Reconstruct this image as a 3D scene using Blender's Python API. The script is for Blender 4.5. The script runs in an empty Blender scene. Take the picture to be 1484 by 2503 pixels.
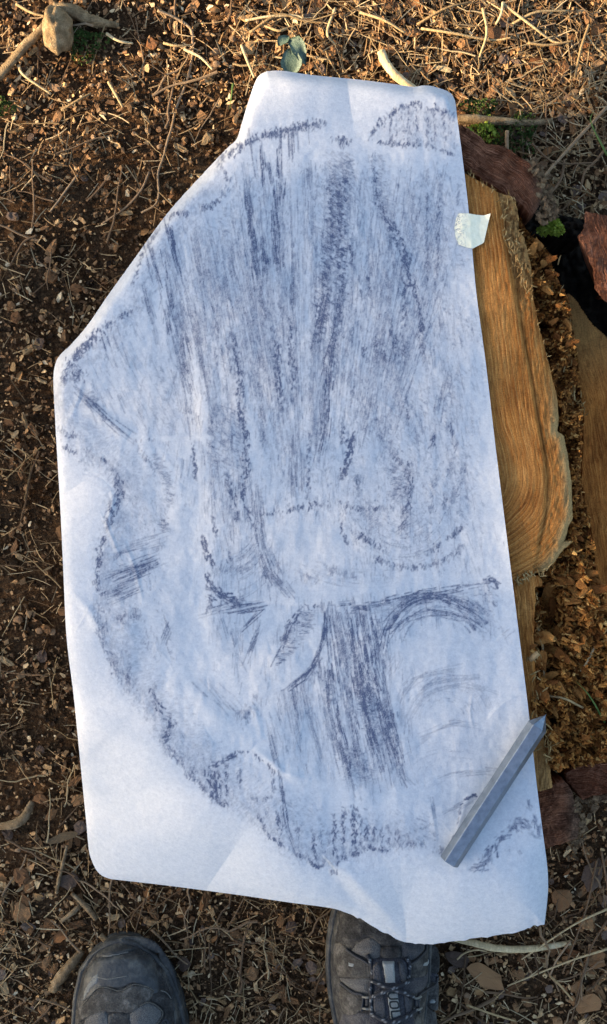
import bpy, math, random
import numpy as np
from mathutils import Vector, Matrix, Euler

random.seed(7)
RNG = np.random.default_rng(11)
sc = bpy.context.scene
COL = sc.collection
R = math.radians

# ------------------------------------------------------------------ camera, sky, sun, exposure
CAM_H = 1.43
VFOV = R(42)
cam_d = bpy.data.cameras.new('camera')
cam_d.sensor_fit = 'VERTICAL'
cam_d.angle_y = VFOV
cam_d.clip_start = 0.02
cam_d.clip_end = 400
cam = bpy.data.objects.new('camera', cam_d)
cam.location = (0, 0, CAM_H)
COL.objects.link(cam)
sc.camera = cam

SUN_EL, SUN_AZ = R(20), R(-8)            # low sun, from the left and a little from the top of the frame
sun_vec = Vector((-math.cos(SUN_EL) * math.cos(SUN_AZ), math.cos(SUN_EL) * math.sin(SUN_AZ), math.sin(SUN_EL)))
sd = bpy.data.lights.new('sun', 'SUN')
sd.energy = 5.0
sd.angle = R(0.53)
sd.color = (1.0, 0.75, 0.47)
so = bpy.data.objects.new('sun', sd)
so.rotation_euler = sun_vec.to_track_quat('Z', 'Y').to_euler()
so.location = (-3, 1, 3)
COL.objects.link(so)

world = bpy.data.worlds.new('World')
sc.world = world
world.use_nodes = True
wn = world.node_tree
bg = wn.nodes['Background']
sky = wn.nodes.new('ShaderNodeTexSky')
sky.sky_type = 'NISHITA'
sky.sun_disc = False
sky.sun_elevation = SUN_EL
sky.sun_rotation = math.atan2(sun_vec.x, sun_vec.y)
sky.air_density = 1.0
sky.dust_density = 1.5
sky.ozone_density = 1.0
wn.links.new(sky.outputs[0], bg.inputs[0])
bg.inputs[1].default_value = 0.12
sc.view_settings.view_transform = 'Standard'
sc.view_settings.look = 'None'
sc.view_settings.gamma = 1
sc.view_settings.use_curve_mapping = False
sc.view_settings.exposure = 1.85

# ------------------------------------------------------------------ helpers
KPX = math.tan(VFOV / 2) / 1251.5

def P(px, py, z=0.0):
    """point of the place that lies at height z under the photograph's pixel (1484 x 2503 grid)"""
    s = (CAM_H - z) * KPX
    return np.stack([(np.asarray(px) - 742.0) * s, (1251.5 - np.asarray(py)) * s, np.asarray(z) + 0 * s * np.asarray(px)], -1)

def PV(px, py, z=0.0):
    return Vector([float(a) for a in P(float(px), float(py), float(z))])

def to_px(x, y, z=0.0):
    s = (CAM_H - z) * KPX
    return x / s + 742.0, 1251.5 - y / s

def hash2(ix, iy, s):
    n = (ix.astype(np.int64) * 374761393 + iy.astype(np.int64) * 668265263 + int(s) * 974711 + 12345) & 0x7fffffff
    n = ((n ^ (n >> 13)) * 1274126177) & 0x7fffffff
    n = ((n ^ (n >> 15)) * 911382323) & 0x7fffffff
    return ((n ^ (n >> 11)) & 0xffff) / 65535.0

def vnoise(x, y, s=0):
    x = np.asarray(x, float); y = np.asarray(y, float)
    ix = np.floor(x); iy = np.floor(y)
    fx = x - ix; fy = y - iy
    fx = fx * fx * (3 - 2 * fx); fy = fy * fy * (3 - 2 * fy)
    a = hash2(ix, iy, s); b = hash2(ix + 1, iy, s); c = hash2(ix, iy + 1, s); d = hash2(ix + 1, iy + 1, s)
    return (a + (b - a) * fx) * (1 - fy) + (c + (d - c) * fx) * fy

def fbm(x, y, s=0, o=4):
    v = 0; a = 0.5; t = 0
    for i in range(o):
        v = v + a * vnoise(x * 2 ** i, y * 2 ** i, s + i * 7); t += a; a *= .55
    return v / t

def sstep(a, b, x):
    t = np.clip((x - a) / (b - a), 0, 1)
    return t * t * (3 - 2 * t)

def inside(p, poly):
    x, y = p[:, 0], p[:, 1]
    r = np.zeros(len(p), bool)
    n = len(poly)
    for i in range(n):
        x1, y1 = poly[i]; x2, y2 = poly[(i + 1) % n]
        if y1 == y2: continue
        c = (y1 > y) != (y2 > y)
        r ^= c & (x < (x2 - x1) * (y - y1) / (y2 - y1) + x1)
    return r

def near(p, line, closed=False):
    """nearest point on a polyline: distance, signed side, arc length, point"""
    n = len(line)
    best = np.full(len(p), 1e18); side = np.zeros(len(p)); arc = np.zeros(len(p)); q = np.zeros((len(p), 2))
    acc = 0.0
    for i in range(n if closed else n - 1):
        a = np.array(line[i], float); b = np.array(line[(i + 1) % n], float)
        d = b - a; L = math.hypot(*d)
        if L < 1e-9: continue
        t = np.clip(((p - a) @ d) / (L * L), 0, 1)
        pr = a + t[:, None] * d
        e = p - pr
        dd = (e * e).sum(1)
        m = dd < best
        best[m] = dd[m]; q[m] = pr[m]; arc[m] = acc + t[m] * L
        side[m] = np.sign(d[0] * e[m, 1] - d[1] * e[m, 0])
        acc += L
    return np.sqrt(best), side, arc, q

def curve(pts, n=8, closed=False):
    """Catmull-Rom through points (2-D or 3-D)"""
    pts = np.array(pts, float); m = len(pts); out = []
    for i in range(m if closed else m - 1):
        if closed:
            p0, p1, p2, p3 = pts[(i - 1) % m], pts[i], pts[(i + 1) % m], pts[(i + 2) % m]
        else:
            p1, p2 = pts[i], pts[i + 1]
            p0 = pts[i - 1] if i else 2 * p1 - p2
            p3 = pts[i + 2] if i + 2 < m else 2 * p2 - p1
        for k in range(n):
            t = k / n
            out.append(.5 * ((2 * p1) + (p2 - p0) * t + (2 * p0 - 5 * p1 + 4 * p2 - p3) * t * t + (3 * p1 - p0 - 3 * p2 + p3) * t ** 3))
    if not closed: out.append(pts[-1])
    return np.array(out)

def ragged(poly, amp=3, step=5, seed=0, closed=True):
    """break a smooth outline up into an uneven one"""
    poly = np.array(poly, float); out = []
    n = len(poly); acc = 0
    for i in range(n if closed else n - 1):
        a, b = poly[i], poly[(i + 1) % n]
        L = math.hypot(*(b - a)); k = max(1, int(L / step))
        nx = np.array([-(b - a)[1], (b - a)[0]]) / max(L, 1e-6)
        for j in range(k):
            s = acc + L * j / k
            o = (float(fbm(np.array([s / 14.]), np.array([seed * 3.7]), seed, 4)[0]) - .5) * 2 * amp
            out.append(a + (b - a) * j / k + nx * o)
        acc += L
    return np.array(out)

def build(name, V, F, mat=None, parent=None, smooth=True):
    """one mesh object from a vertex array and a list of index arrays (one array per polygon size)"""
    V = np.asarray(V, np.float32)
    me = bpy.data.meshes.new(name)
    F = [np.asarray(f, np.int32) for f in F if len(f)]
    me.vertices.add(len(V)); me.vertices.foreach_set('co', V.ravel())
    tot = np.concatenate([np.full(len(f), f.shape[1], np.int32) for f in F])
    idx = np.concatenate([f.ravel() for f in F])
    me.loops.add(len(idx)); me.loops.foreach_set('vertex_index', idx)
    me.polygons.add(len(tot))
    st = np.zeros(len(tot), np.int32); st[1:] = np.cumsum(tot)[:-1]
    me.polygons.foreach_set('loop_start', st)
    try: me.polygons.foreach_set('loop_total', tot)
    except Exception: pass
    me.update(calc_edges=True)
    me.polygons.foreach_set('use_smooth', np.full(len(tot), smooth, bool))
    if mat: me.materials.append(mat)
    o = bpy.data.objects.new(name, me)
    COL.objects.link(o)
    if parent: o.parent = parent
    return o

def attr(o, name, data, kind='FLOAT'):
    a = o.data.attributes.new(name, kind, 'POINT')
    a.data.foreach_set('value' if kind == 'FLOAT' else 'vector', np.asarray(data, np.float32).ravel())

def tag(o, label=None, cat=None, group=None, kind=None):
    if label: o['label'] = label
    if cat: o['category'] = cat
    if group: o['group'] = group
    if kind: o['kind'] = kind
    return o

def empty(name, loc=(0, 0, 0)):
    o = bpy.data.objects.new(name, None)
    o.empty_display_size = .02
    o.location = loc
    COL.objects.link(o)
    return o

def sheet(poly, step):
    """grid over a polygon whose rim is snapped onto the outline"""
    poly = np.array(poly, float)
    x0, y0 = poly.min(0) - step * 1.01; x1, y1 = poly.max(0) + step * 1.5
    xs = np.arange(x0, x1, step); ys = np.arange(y0, y1, step)
    X, Y = np.meshgrid(xs, ys)
    p = np.stack([X.ravel(), Y.ravel()], 1)
    ins = inside(p, poly)
    w = len(xs); h = len(ys)
    I = np.arange(w * h).reshape(h, w)
    q = np.stack([I[:-1, :-1], I[:-1, 1:], I[1:, 1:], I[1:, :-1]], -1).reshape(-1, 4)
    cnt = ins[q].sum(1)
    q = q[cnt >= 2]
    used = np.unique(q)
    rim = used[~ins[used]]
    if len(rim):
        p[rim] = near(p[rim], poly, True)[3]
    mp = np.full(w * h, -1); mp[used] = np.arange(len(used))
    q = mp[q]
    e = p[q]                                             # orientation: grid y runs down in pixel space
    return p[used], q, ~ins[used]

def rim_edges(q, n):
    e = np.concatenate([q[:, [0, 1]], q[:, [1, 2]], q[:, [2, 3]], q[:, [3, 0]]])
    k = np.minimum(e[:, 0], e[:, 1]) * n + np.maximum(e[:, 0], e[:, 1])
    u, i, c = np.unique(k, return_index=True, return_counts=True)
    return e[i[c == 1]]

def slab(name, poly, step, zf, zbot, mat, parent, seed=0, world=False, levels=4, flare=0.0):
    """a block: relief on top, uneven walls down to zbot. poly in pixels (or metres when world)"""
    U, q, rim = sheet(poly, step)
    z = zf(U)
    V = np.concatenate([U, z[:, None]], 1) if world else P(U[:, 0], U[:, 1], z)
    if not world: q = q[:, ::-1]
    n = len(V)
    E = rim_edges(q, n)
    rv = np.unique(E); mp = np.full(n, -1); mp[rv] = np.arange(len(rv))
    c = V[rv].mean(0)
    Vs = [V]; Fs = [q]; prev = rv.copy()
    base = n
    for L in range(1, levels + 1):
        f = L / levels
        B = V[rv].copy()
        B[:, 2] = V[rv, 2] * (1 - f) + zbot * f
        d = B[:, :2] - c[:2]; d /= np.maximum(np.linalg.norm(d, axis=1, keepdims=True), 1e-6)
        off = (vnoise(B[:, 0] * 160, B[:, 1] * 160 + f * 3, seed + 3) - .5) * .004 + flare * f
        B[:, :2] += d * off[:, None]
        Vs.append(B)
        cur = np.arange(base, base + len(rv)); base += len(rv)
        pm = prev
        a = mp[E[:, 0]]; b = mp[E[:, 1]]
        Fs.append(np.stack([pm[b], pm[a], cur[a], cur[b]], 1))
        prev = cur
    o = build(name, np.concatenate(Vs), [np.concatenate(Fs)], mat, parent)
    return o, U, np.concatenate([U] + [U[rv]] * levels)

def tube(pts, rad, n=8, wob=0.0, seed=0, cap=True):
    """verts, quads, caps of a tube along a 3-D polyline"""
    pts = np.array(pts, float); m = len(pts)
    rad = np.broadcast_to(np.asarray(rad, float), (m,))
    T = np.gradient(pts, axis=0); T /= np.maximum(np.linalg.norm(T, axis=1, keepdims=True), 1e-9)
    up = np.array([0, 0, 1.]) if abs(T[0, 2]) < .9 else np.array([1., 0, 0])
    A = np.cross(T, up); A /= np.maximum(np.linalg.norm(A, axis=1, keepdims=True), 1e-9)
    B = np.cross(A, T)
    an = np.linspace(0, 2 * math.pi, n, endpoint=False)
    rr = rad[:, None] * (1 + wob * (vnoise(np.arange(m)[:, None] * .7 + seed, an[None] * 1.3 + seed, seed) - .5) * 2)
    V = pts[:, None] + A[:, None] * (rr * np.cos(an))[..., None] + B[:, None] * (rr * np.sin(an))[..., None]
    I = np.arange(m * n).reshape(m, n)
    q = np.stack([I[:-1], np.roll(I[:-1], -1, 1), np.roll(I[1:], -1, 1), I[1:]], -1).reshape(-1, 4)
    F = [q]
    if cap: F += [I[0][None, ::-1], I[-1][None]]
    return V.reshape(-1, 3), F

def join(parts):
    Vs = []; by = {}; off = 0
    for V, F in parts:
        Vs.append(V)
        for f in F:
            f = np.asarray(f)
            if len(f): by.setdefault(f.shape[1], []).append(f + off)
        off += len(V)
    return np.concatenate(Vs), [np.concatenate(v) for v in by.values()]

# ------------------------------------------------------------------ materials
class N:
    def __init__(s, name, rough=.8, spec=.3):
        s.m = bpy.data.materials.new(name); s.m.use_nodes = True
        s.t = s.m.node_tree; s.b = s.t.nodes['Principled BSDF']
        s.b.inputs['Roughness'].default_value = rough
        s.b.inputs['Specular IOR Level'].default_value = spec
    def n(s, typ, **k):
        x = s.t.nodes.new(typ)
        for a, v in k.items(): setattr(x, a, v)
        return x
    def l(s, a, b): s.t.links.new(a, b)
    def coord(s, out='Object', scale=(1, 1, 1), rot=(0, 0, 0)):
        c = s.n('ShaderNodeTexCoord'); m = s.n('ShaderNodeMapping')
        m.inputs['Scale'].default_value = scale; m.inputs['Rotation'].default_value = rot
        s.l(c.outputs[out], m.inputs[0]); return m.outputs[0]
    def attr(s, name, out='Fac'):
        a = s.n('ShaderNodeAttribute'); a.attribute_name = name; return a.outputs[out]
    def noise(s, vec, scale, detail=4, rough=.6, dist=0):
        x = s.n('ShaderNodeTexNoise'); x.inputs['Scale'].default_value = scale
        x.inputs['Detail'].default_value = detail; x.inputs['Roughness'].default_value = rough
        x.inputs['Distortion'].default_value = dist
        if vec is not None: s.l(vec, x.inputs['Vector'])
        return x.outputs['Fac']
    def ramp(s, fac, stops, interp='LINEAR'):
        r = s.n('ShaderNodeValToRGB'); r.color_ramp.interpolation = interp
        e = r.color_ramp.elements
        while len(e) < len(stops): e.new(.5)
        for x, (p, c) in zip(e, stops):
            x.position = p; x.color = (*c, 1) if len(c) == 3 else c
        s.l(fac, r.inputs[0]); return r.outputs[0]
    def val(s, fac, a, b, lo=0., hi=1.):
        m = s.n('ShaderNodeMapRange'); m.inputs[1].default_value = a; m.inputs[2].default_value = b
        m.inputs[3].default_value = lo; m.inputs[4].default_value = hi
        s.l(fac, m.inputs[0]); return m.outputs[0]
    def mix(s, fac, a, b, mode='MIX'):
        m = s.n('ShaderNodeMix', data_type='RGBA', blend_type=mode)
        for v, i in ((fac, 0), (a, 6), (b, 7)):
            if isinstance(v, (int, float)): m.inputs[i].default_value = v
            elif isinstance(v, tuple): m.inputs[i].default_value = (*v, 1)
            else: s.l(v, m.inputs[i])
        return m.outputs[2]
    def math(s, op, a, b=0.):
        m = s.n('ShaderNodeMath', operation=op)
        for v, i in ((a, 0), (b, 1)):
            if isinstance(v, (int, float)): m.inputs[i].default_value = v
            else: s.l(v, m.inputs[i])
        return m.outputs[0]
    def bump(s, h, dist=.001, strength=1.):
        b = s.n('ShaderNodeBump'); b.inputs['Distance'].default_value = dist; b.inputs['Strength'].default_value = strength
        s.l(h, b.inputs['Height']); s.l(b.outputs[0], s.b.inputs['Normal'])
    def col(s, c):
        if isinstance(c, tuple): s.b.inputs['Base Color'].default_value = (*c, 1)
        else: s.l(c, s.b.inputs['Base Color'])
        return s.m

def litter_mat(name, stops, island=True, rough=.75, grain=240):
    """bits of litter: each piece takes its own colour from a palette, with grain"""
    k = N(name, rough, .12)
    if island:
        g = k.n('ShaderNodeNewGeometry'); r = g.outputs['Random Per Island']
    else:
        g = k.n('ShaderNodeObjectInfo'); r = g.outputs['Random']
    c = k.ramp(r, stops)
    nz = k.noise(k.coord('Object'), grain, 5, .65)
    nz2 = k.noise(k.coord('Object', (1, .25, 1)), grain * 4, 3, .6)
    c = k.mix(1.0, c, k.ramp(nz, [(.3, (.62, .60, .58)), (.7, (1.2, 1.18, 1.15))]), 'MULTIPLY')
    k.bump(k.math('ADD', nz, nz2), .0012, .8)
    return k.col(c)

def soil_mat():
    k = N('soil', .95, .06)
    v = k.coord('Object')
    a = k.noise(v, 22, 6, .65); b = k.noise(v, 260, 6, .7)
    c = k.ramp(b, [(.3, (.022, .013, .008)), (.52, (.095, .055, .028)), (.75, (.25, .15, .075))])
    c = k.mix(k.val(a, .4, .7), c, k.mix(1., c, (.75, .62, .5), 'MULTIPLY'))
    k.bump(k.math('ADD', b, k.noise(v, 800, 3)), .004, 1.)
    return k.col(c)

def paper_mat():
    k = N('thin_paper', .62, .25)
    v = k.coord('Object')
    g = k.attr('graphite')
    fine = k.noise(v, 800, 3, .65)
    fib = k.noise(k.coord('Object', (1, 1, 1), (0, 0, .4)), 420, 5, .75, .8)
    mott = k.noise(v, 190, 4, .7)
    base = k.mix(k.val(k.math('ADD', k.math('MULTIPLY', mott, .55), k.math('MULTIPLY', k.noise(v, 480, 3, .7), .45)), .36, .64), (.44, .467, .515), (.58, .595, .62))
    base = k.mix(k.val(fib, .45, .75, 0, .45), base, (.64, .67, .71))
    gr = k.math('MULTIPLY', g, k.val(fine, .34, .64, .72, 1.18))
    gr = k.math('MINIMUM', gr, 1.0)
    c = k.mix(gr, base, (.080, .100, .170))  # blue tint in the graphite colour stands for reflected sky
    k.l(k.math('SUBTRACT', .62, k.math('MULTIPLY', gr, .18)), k.b.inputs['Roughness'])
    k.bump(k.math('ADD', k.noise(v, 340, 4, .7), k.math('MULTIPLY', fib, .6)), .0005, .55)
    k.col(c)
    tr = k.n('ShaderNodeBsdfTranslucent'); k.l(c, tr.inputs[0])
    mx = k.n('ShaderNodeMixShader'); mx.inputs[0].default_value = .12
    k.l(k.b.outputs[0], mx.inputs[1]); k.l(tr.outputs[0], mx.inputs[2])
    k.l(mx.outputs[0], k.t.nodes['Material Output'].inputs[0])
    return k.m

def wood_mat(name, dark, mid, light, grey=(.30, .26, .20), rough=.7, ringf=9, ringvis=.25):
    """sawn wood: 'grain' attribute carries (across, along, tone)"""
    k = N(name, rough, .08)
    a = k.n('ShaderNodeAttribute'); a.attribute_name = 'grain'
    mp = k.n('ShaderNodeMapping'); mp.inputs['Scale'].default_value = (1, .035, 0)
    k.l(a.outputs['Vector'], mp.inputs[0])
    sx = k.n('ShaderNodeSeparateXYZ'); k.l(a.outputs['Vector'], sx.inputs[0])
    ring = k.noise(mp.outputs[0], ringf, 3, .5, .15)
    fine = k.noise(mp.outputs[0], ringf * 7, 4, .7)
    m3 = k.n('ShaderNodeMapping'); m3.inputs['Scale'].default_value = (1, .3, 0); m3.inputs['Location'].default_value = (7, 3, 0)
    k.l(a.outputs['Vector'], m3.inputs[0])
    blot_ = k.noise(m3.outputs[0], 1.1, 4, .6)
    m2 = k.n('ShaderNodeMapping'); m2.inputs['Scale'].default_value = (1, .5, 0)
    k.l(a.outputs['Vector'], m2.inputs[0])
    blot = k.noise(m2.outputs[0], 1.4, 5, .65)
    rph = k.math('FRACT', k.math('ADD', k.math('MULTIPLY', sx.outputs[0], ringf * 1.15), k.math('MULTIPLY', ring, 2.2)))
    rl = k.ramp(rph, [(0, light), (.35, mid), (.80, tuple(.5 * (a_ + b_) for a_, b_ in zip(dark, mid))), (.92, dark), (1, light)])
    c = k.mix(k.val(blot_, .35, .62, ringvis, .95), k.ramp(ring, [(.34, mid), (.5, light), (.66, mid)]), rl)
    midg = k.noise(mp.outputs[0], ringf * 2.7, 3, .6, .1)
    c = k.mix(1., c, k.ramp(midg, [(.34, (.72, .64, .55)), (.47, (.97, .96, .95)), (.6, (1.1, 1.1, 1.08)), (.7, (.9, .86, .8))]), 'MULTIPLY')
    c = k.mix(k.val(fine, .35, .7, 0, .75), k.mix(1., c, (.70, .63, .55), 'MULTIPLY'), c)
    c = k.mix(k.val(blot, .42, .68, 0, .75), c, k.mix(1., c, (.62, .5, .40), 'MULTIPLY'))
    c = k.mix(sx.outputs[2], c, k.mix(k.val(fine, .3, .7), tuple(x * .6 for x in grey), grey))
    c = k.mix(1., c, k.ramp(k.noise(k.coord('Object'), 700, 4, .7), [(.28, (.55, .52, .5)), (.55, (1.08, 1.08, 1.08))]), 'MULTIPLY')
    k.bump(k.math('ADD', k.math('MULTIPLY', midg, 1.2), k.math('MULTIPLY', fine, .9)), .0018, 1.)
    return k.col(c)

def plain_mat(name, a, b, scale=120, rough=.7, spec=.3, bump=.0006, stretch=(1, 1, 1), rot=(0, 0, 0), c3=None):
    k = N(name, rough, spec)
    v = k.coord('Object', stretch, rot)
    nz = k.noise(v, scale, 6, .65); n2 = k.noise(v, scale * 6, 4, .6)
    st = [(.3, a), (.7, b)] if c3 is None else [(.28, a), (.5, b), (.74, c3)]
    c = k.ramp(nz, st)
    c = k.mix(1., c, k.ramp(n2, [(.3, (.7, .7, .7)), (.7, (1.2, 1.2, 1.2))]), 'MULTIPLY')
    k.bump(k.math('ADD', nz, n2), bump, .9)
    return k.col(c)

def fabric_mat(name, a, b, weave=900, rough=.9, dust=(.16, .145, .12), dustamt=.35):
    k = N(name, rough, .2)
    v = k.coord('Object')
    ch = k.n('ShaderNodeTexVoronoi'); ch.inputs['Scale'].default_value = weave; k.l(v, ch.inputs['Vector'])
    nz = k.noise(v, 70, 6, .65)
    c = k.ramp(ch.outputs['Distance'], [(.1, b), (.7, a)])
    c = k.mix(k.math('MULTIPLY', k.val(nz, .42, .68), dustamt), c, dust)
    k.bump(k.math('ADD', k.math('MULTIPLY', ch.outputs['Distance'], -1.), k.noise(v, 300, 4)), .0009, .7)
    return k.col(c)

MAT = {}
MAT['soil'] = soil_mat()
MAT['paper'] = paper_mat()
MAT['sawn'] = wood_mat('sawn_softwood', (.33, .112, .024), (.57, .245, .058), (.70, .36, .115), grey=(.50, .35, .15))
MAT['slabwood'] = wood_mat('lower_cut_wood', (.30, .09, .018), (.46, .165, .034), (.56, .24, .058), grey=(.36, .23, .08), ringf=13)
MAT['bark_ring'] = wood_mat('layered_bark', (.13, .046, .024), (.36, .145, .08), (.56, .28, .17), grey=(.24, .17, .11), ringvis=.8, ringf=16, rough=.85)
MAT['scale'] = plain_mat('grey_bark_scales', (.045, .027, .016), (.17, .11, .062), 220, .95, .04, .0015, c3=(.36, .24, .13))
MAT['rot'] = plain_mat('torn_brown_wood', (.045, .015, .005), (.20, .075, .02), 160, .9, .05, .002, c3=(.45, .21, .06))  # ramp darkened so gaps between the flakes look shaded
MAT['rotflake'] = litter_mat('torn_wood_flakes', [(0, (.20, .07, .016)), (.4, (.42, .17, .038)), (.75, (.58, .27, .065)), (1, (.70, .42, .14))], rough=.7)
MAT['splinter'] = litter_mat('pale_splinters', [(0, (.16, .09, .03)), (.5, (.32, .20, .075)), (1, (.52, .37, .17))])
MAT['rot_and_shade'] = plain_mat('dark_rot_and_shade', (.006, .005, .004), (.025, .017, .011), 200, .95, .1, .002)
MAT['chip'] = litter_mat('litter_chips', [(0, (.08, .043, .022)), (.22, (.22, .115, .052)), (.5, (.37, .205, .092)), (.75, (.52, .32, .145)), (.92, (.62, .44, .23)), (1, (.74, .60, .38))])
MAT['crumb'] = litter_mat('soil_crumbs', [(0, (.018, .011, .007)), (.4, (.085, .05, .026)), (.75, (.19, .115, .058)), (1, (.34, .215, .11))])
MAT['needle'] = litter_mat('dry_needles', [(0, (.10, .06, .03)), (.4, (.24, .15, .07)), (.75, (.40, .285, .15)), (1, (.56, .44, .26))], rough=.6)
MAT['straw'] = litter_mat('straw_stems', [(0, (.27, .18, .085)), (.5, (.42, .305, .155)), (1, (.57, .45, .26))], False, .55)
MAT['redchip'] = litter_mat('red_brown_bark', [(0, (.18, .09, .042)), (.5, (.28, .15, .068)), (1, (.40, .225, .105))], False)
MAT['tanchip'] = litter_mat('tan_wood', [(0, (.34, .205, .09)), (.5, (.46, .30, .145)), (1, (.60, .43, .23))], False)
MAT['greychip'] = litter_mat('grey_bark', [(0, (.11, .075, .055)), (.5, (.18, .125, .092)), (1, (.27, .195, .145))], False)
MAT['stone'] = litter_mat('brown_stone', [(0, (.22, .13, .07)), (.5, (.34, .205, .11)), (1, (.46, .31, .18))], False, .85, 150)
MAT['twig'] = litter_mat('thin_twigs', [(0, (.12, .075, .042)), (.5, (.22, .14, .08)), (1, (.34, .24, .145))], False)
MAT['deadleaf'] = litter_mat('dead_leaves', [(0, (.19, .08, .033)), (.5, (.34, .165, .066)), (1, (.48, .28, .12))], False, .6)
MAT['root'] = plain_mat('root_bark', (.12, .08, .04), (.26, .18, .095), 110, .9, .1, .003, c3=(.42, .31, .175))
MAT['dullstick'] = plain_mat('dull_stick', (.10, .065, .035), (.21, .145, .08), 130, .9, .05, .0015, c3=(.34, .255, .155))
MAT['palestick'] = plain_mat('peeled_stick', (.34, .25, .13), (.50, .39, .21), 90, .7, .25, .0008, (1, .2, 1), c3=(.62, .51, .32))
MAT['moss'] = plain_mat('moss', (.18, .25, .03), (.40, .50, .07), 300, .8, .1, .001, c3=(.60, .68, .16))
MAT['darkmoss'] = plain_mat('dark_moss', (.02, .04, .008), (.06, .10, .02), 300, .85, .2, .001, c3=(.14, .19, .04))
MAT['leafgreen'] = plain_mat('grey_green_leaf', (.035, .065, .045), (.07, .11, .075), 120, .5, .4, .0008, c3=(.11, .15, .10))
MAT['grass'] = plain_mat('grass_blade', (.05, .10, .02), (.13, .20, .04), 150, .6, .3, .0003)
MAT['treebark'] = plain_mat('tree_bark', (.05, .035, .026), (.13, .09, .065), 25, .9, .2, .01, (1, 1, .3), c3=(.22, .16, .12))
MAT['treeleaf'] = litter_mat('tree_foliage', [(0, (.03, .06, .015)), (.5, (.05, .09, .025)), (1, (.09, .12, .04))], grain=20)

# ------------------------------------------------------------------ outlines taken from the photograph (1484 x 2503 grid)
STUMP = np.array([(1115, 262), (1060, 256), (1000, 256), (960, 275), (925, 310), (905, 345), (860, 345), (800, 300), (745, 305), (700, 318),
    (650, 330), (610, 345), (575, 368), (528, 405), (545, 488), (500, 505), (420, 525), (386, 564), (345, 631), (323, 705), (334, 750),
    (289, 780), (248, 806), (204, 851), (170, 899), (152, 950), (145, 1053), (188, 1109), (265, 1134), (295, 1198), (273, 1258), (248, 1330),
    (235, 1395), (239, 1437), (231, 1471), (256, 1565), (290, 1651), (340, 1690), (375, 1740), (400, 1815), (440, 1860), (470, 1900),
    (520, 1945), (560, 1970), (632, 1985), (650, 2034), (713, 2078), (788, 2124), (824, 2135), (876, 2090), (977, 2077), (1090, 2075),
    (1176, 2117), (1264, 2060), (1300, 2045), (1285, 1900), (1265, 1640), (1260, 1450), (1285, 1400), (1340, 1320), (1385, 1260), (1368, 1080), (1320, 870),
    (1290, 690), (1245, 508), (1160, 450), (1120, 400)], float)
PAPER_PTS = [(652, 174), (690, 173), (760, 183), (880, 195), (960, 205), (1010, 212), (1035, 209), (1062, 212), (1098, 225), (1110, 240), (1114, 256), (1118, 290),
    (1124, 335), (1130, 380), (1142, 480), (1150, 560), (1165, 720), (1188, 890), (1210, 1080), (1240, 1320), (1265, 1520), (1290, 1720),
    (1310, 1900), (1325, 2020), (1337, 2110), (1340, 2160), (1338, 2200), (1333, 2245), (1331, 2262)]
PAPER_B = [(1331, 2262), (1310, 2262), (1290, 2271), (1230, 2285), (1150, 2296), (1075, 2306), (1030, 2308), (985, 2299), (930, 2274), (880, 2245),
    (840, 2229), (805, 2219), (700, 2205), (600, 2190), (420, 2166), (300, 2152), (265, 2147), (240, 2133), (225, 2105), (217, 2075), (210, 2000), (195, 1850),
    (180, 1700), (163, 1560), (155, 1400), (148, 1250), (139, 1100), (132, 970), (131, 915), (138, 882), (152, 862), (175, 840), (215, 793), (265, 720), (330, 630), (410, 520),
    (500, 420), (555, 362), (578, 340), (590, 305), (605, 255), (622, 205), (634, 184), (652, 174)]
PAPER = np.concatenate([curve(PAPER_PTS, 6)[:-1], curve(PAPER_B, 6)[:-1]])
_tear = np.arange(len(PAPER))
PAPER = PAPER + np.stack([0 * _tear, np.where((PAPER[:, 1] > 2225) & (PAPER[:, 0] > 860), (vnoise(PAPER[:, 0] / 9., PAPER[:, 1] * 0, 5) - .5) * 7, 0)], 1)

TOPWOOD = [(1095, 395), (1137, 424), (1169, 441), (1214, 469), (1232, 474), (1251, 481), (1265, 508), (1269, 569), (1281, 578), (1297, 645), (1303, 721), (1318, 798),
    (1336, 868), (1349, 920), (1361, 965), (1366, 1026), (1362, 1053), (1379, 1065), (1387, 1108), (1397, 1178), (1400, 1269), (1390, 1285), (1385, 1306),
    (1378, 1325), (1399, 1322), (1390, 1334), (1370, 1352), (1355, 1376), (1336, 1394), (1306, 1402), (1270, 1420), (1200, 1425), (1140, 1000), (1100, 600)]
LOWSTRIP = [(1195, 1432), (1240, 1424), (1290, 1408), (1316, 1406), (1326, 1420), (1325, 1432), (1307, 1434), (1309, 1458), (1307, 1504), (1305, 1550), (1307, 1611), (1311, 1656),
    (1314, 1700), (1313, 1740), (1318, 1775), (1328, 1800), (1341, 1840), (1351, 1926), (1302, 1936), (1240, 1936), (1210, 1700)]
HINGE = [(1262, 505), (1285, 560), (1300, 575), (1318, 590), (1345, 620), (1352, 660), (1378, 710), (1392, 730), (1409, 874), (1425, 1026), (1419, 1178), (1446, 1306), (1458, 1397), (1490, 1500),
    (1600, 1650), (1600, 1900), (1490, 1862), (1400, 1876), (1345, 1880), (1330, 1800), (1300, 1740), (1295, 1504), (1310, 1425), (1330, 1385), (1345, 1370),
    (1390, 1320), (1390, 1269), (1387, 1178), (1370, 1065), (1340, 920), (1308, 798), (1287, 645), (1271, 575)]
LOWSLAB = [(1388, 714), (1400, 724), (1419, 750), (1443, 785), (1484, 825), (1600, 930), (1760, 1200), (1740, 1600), (1600, 1660), (1490, 1500), (1458, 1397), (1446, 1306),
    (1421, 1178), (1427, 1026), (1411, 874), (1396, 780)]
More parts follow.
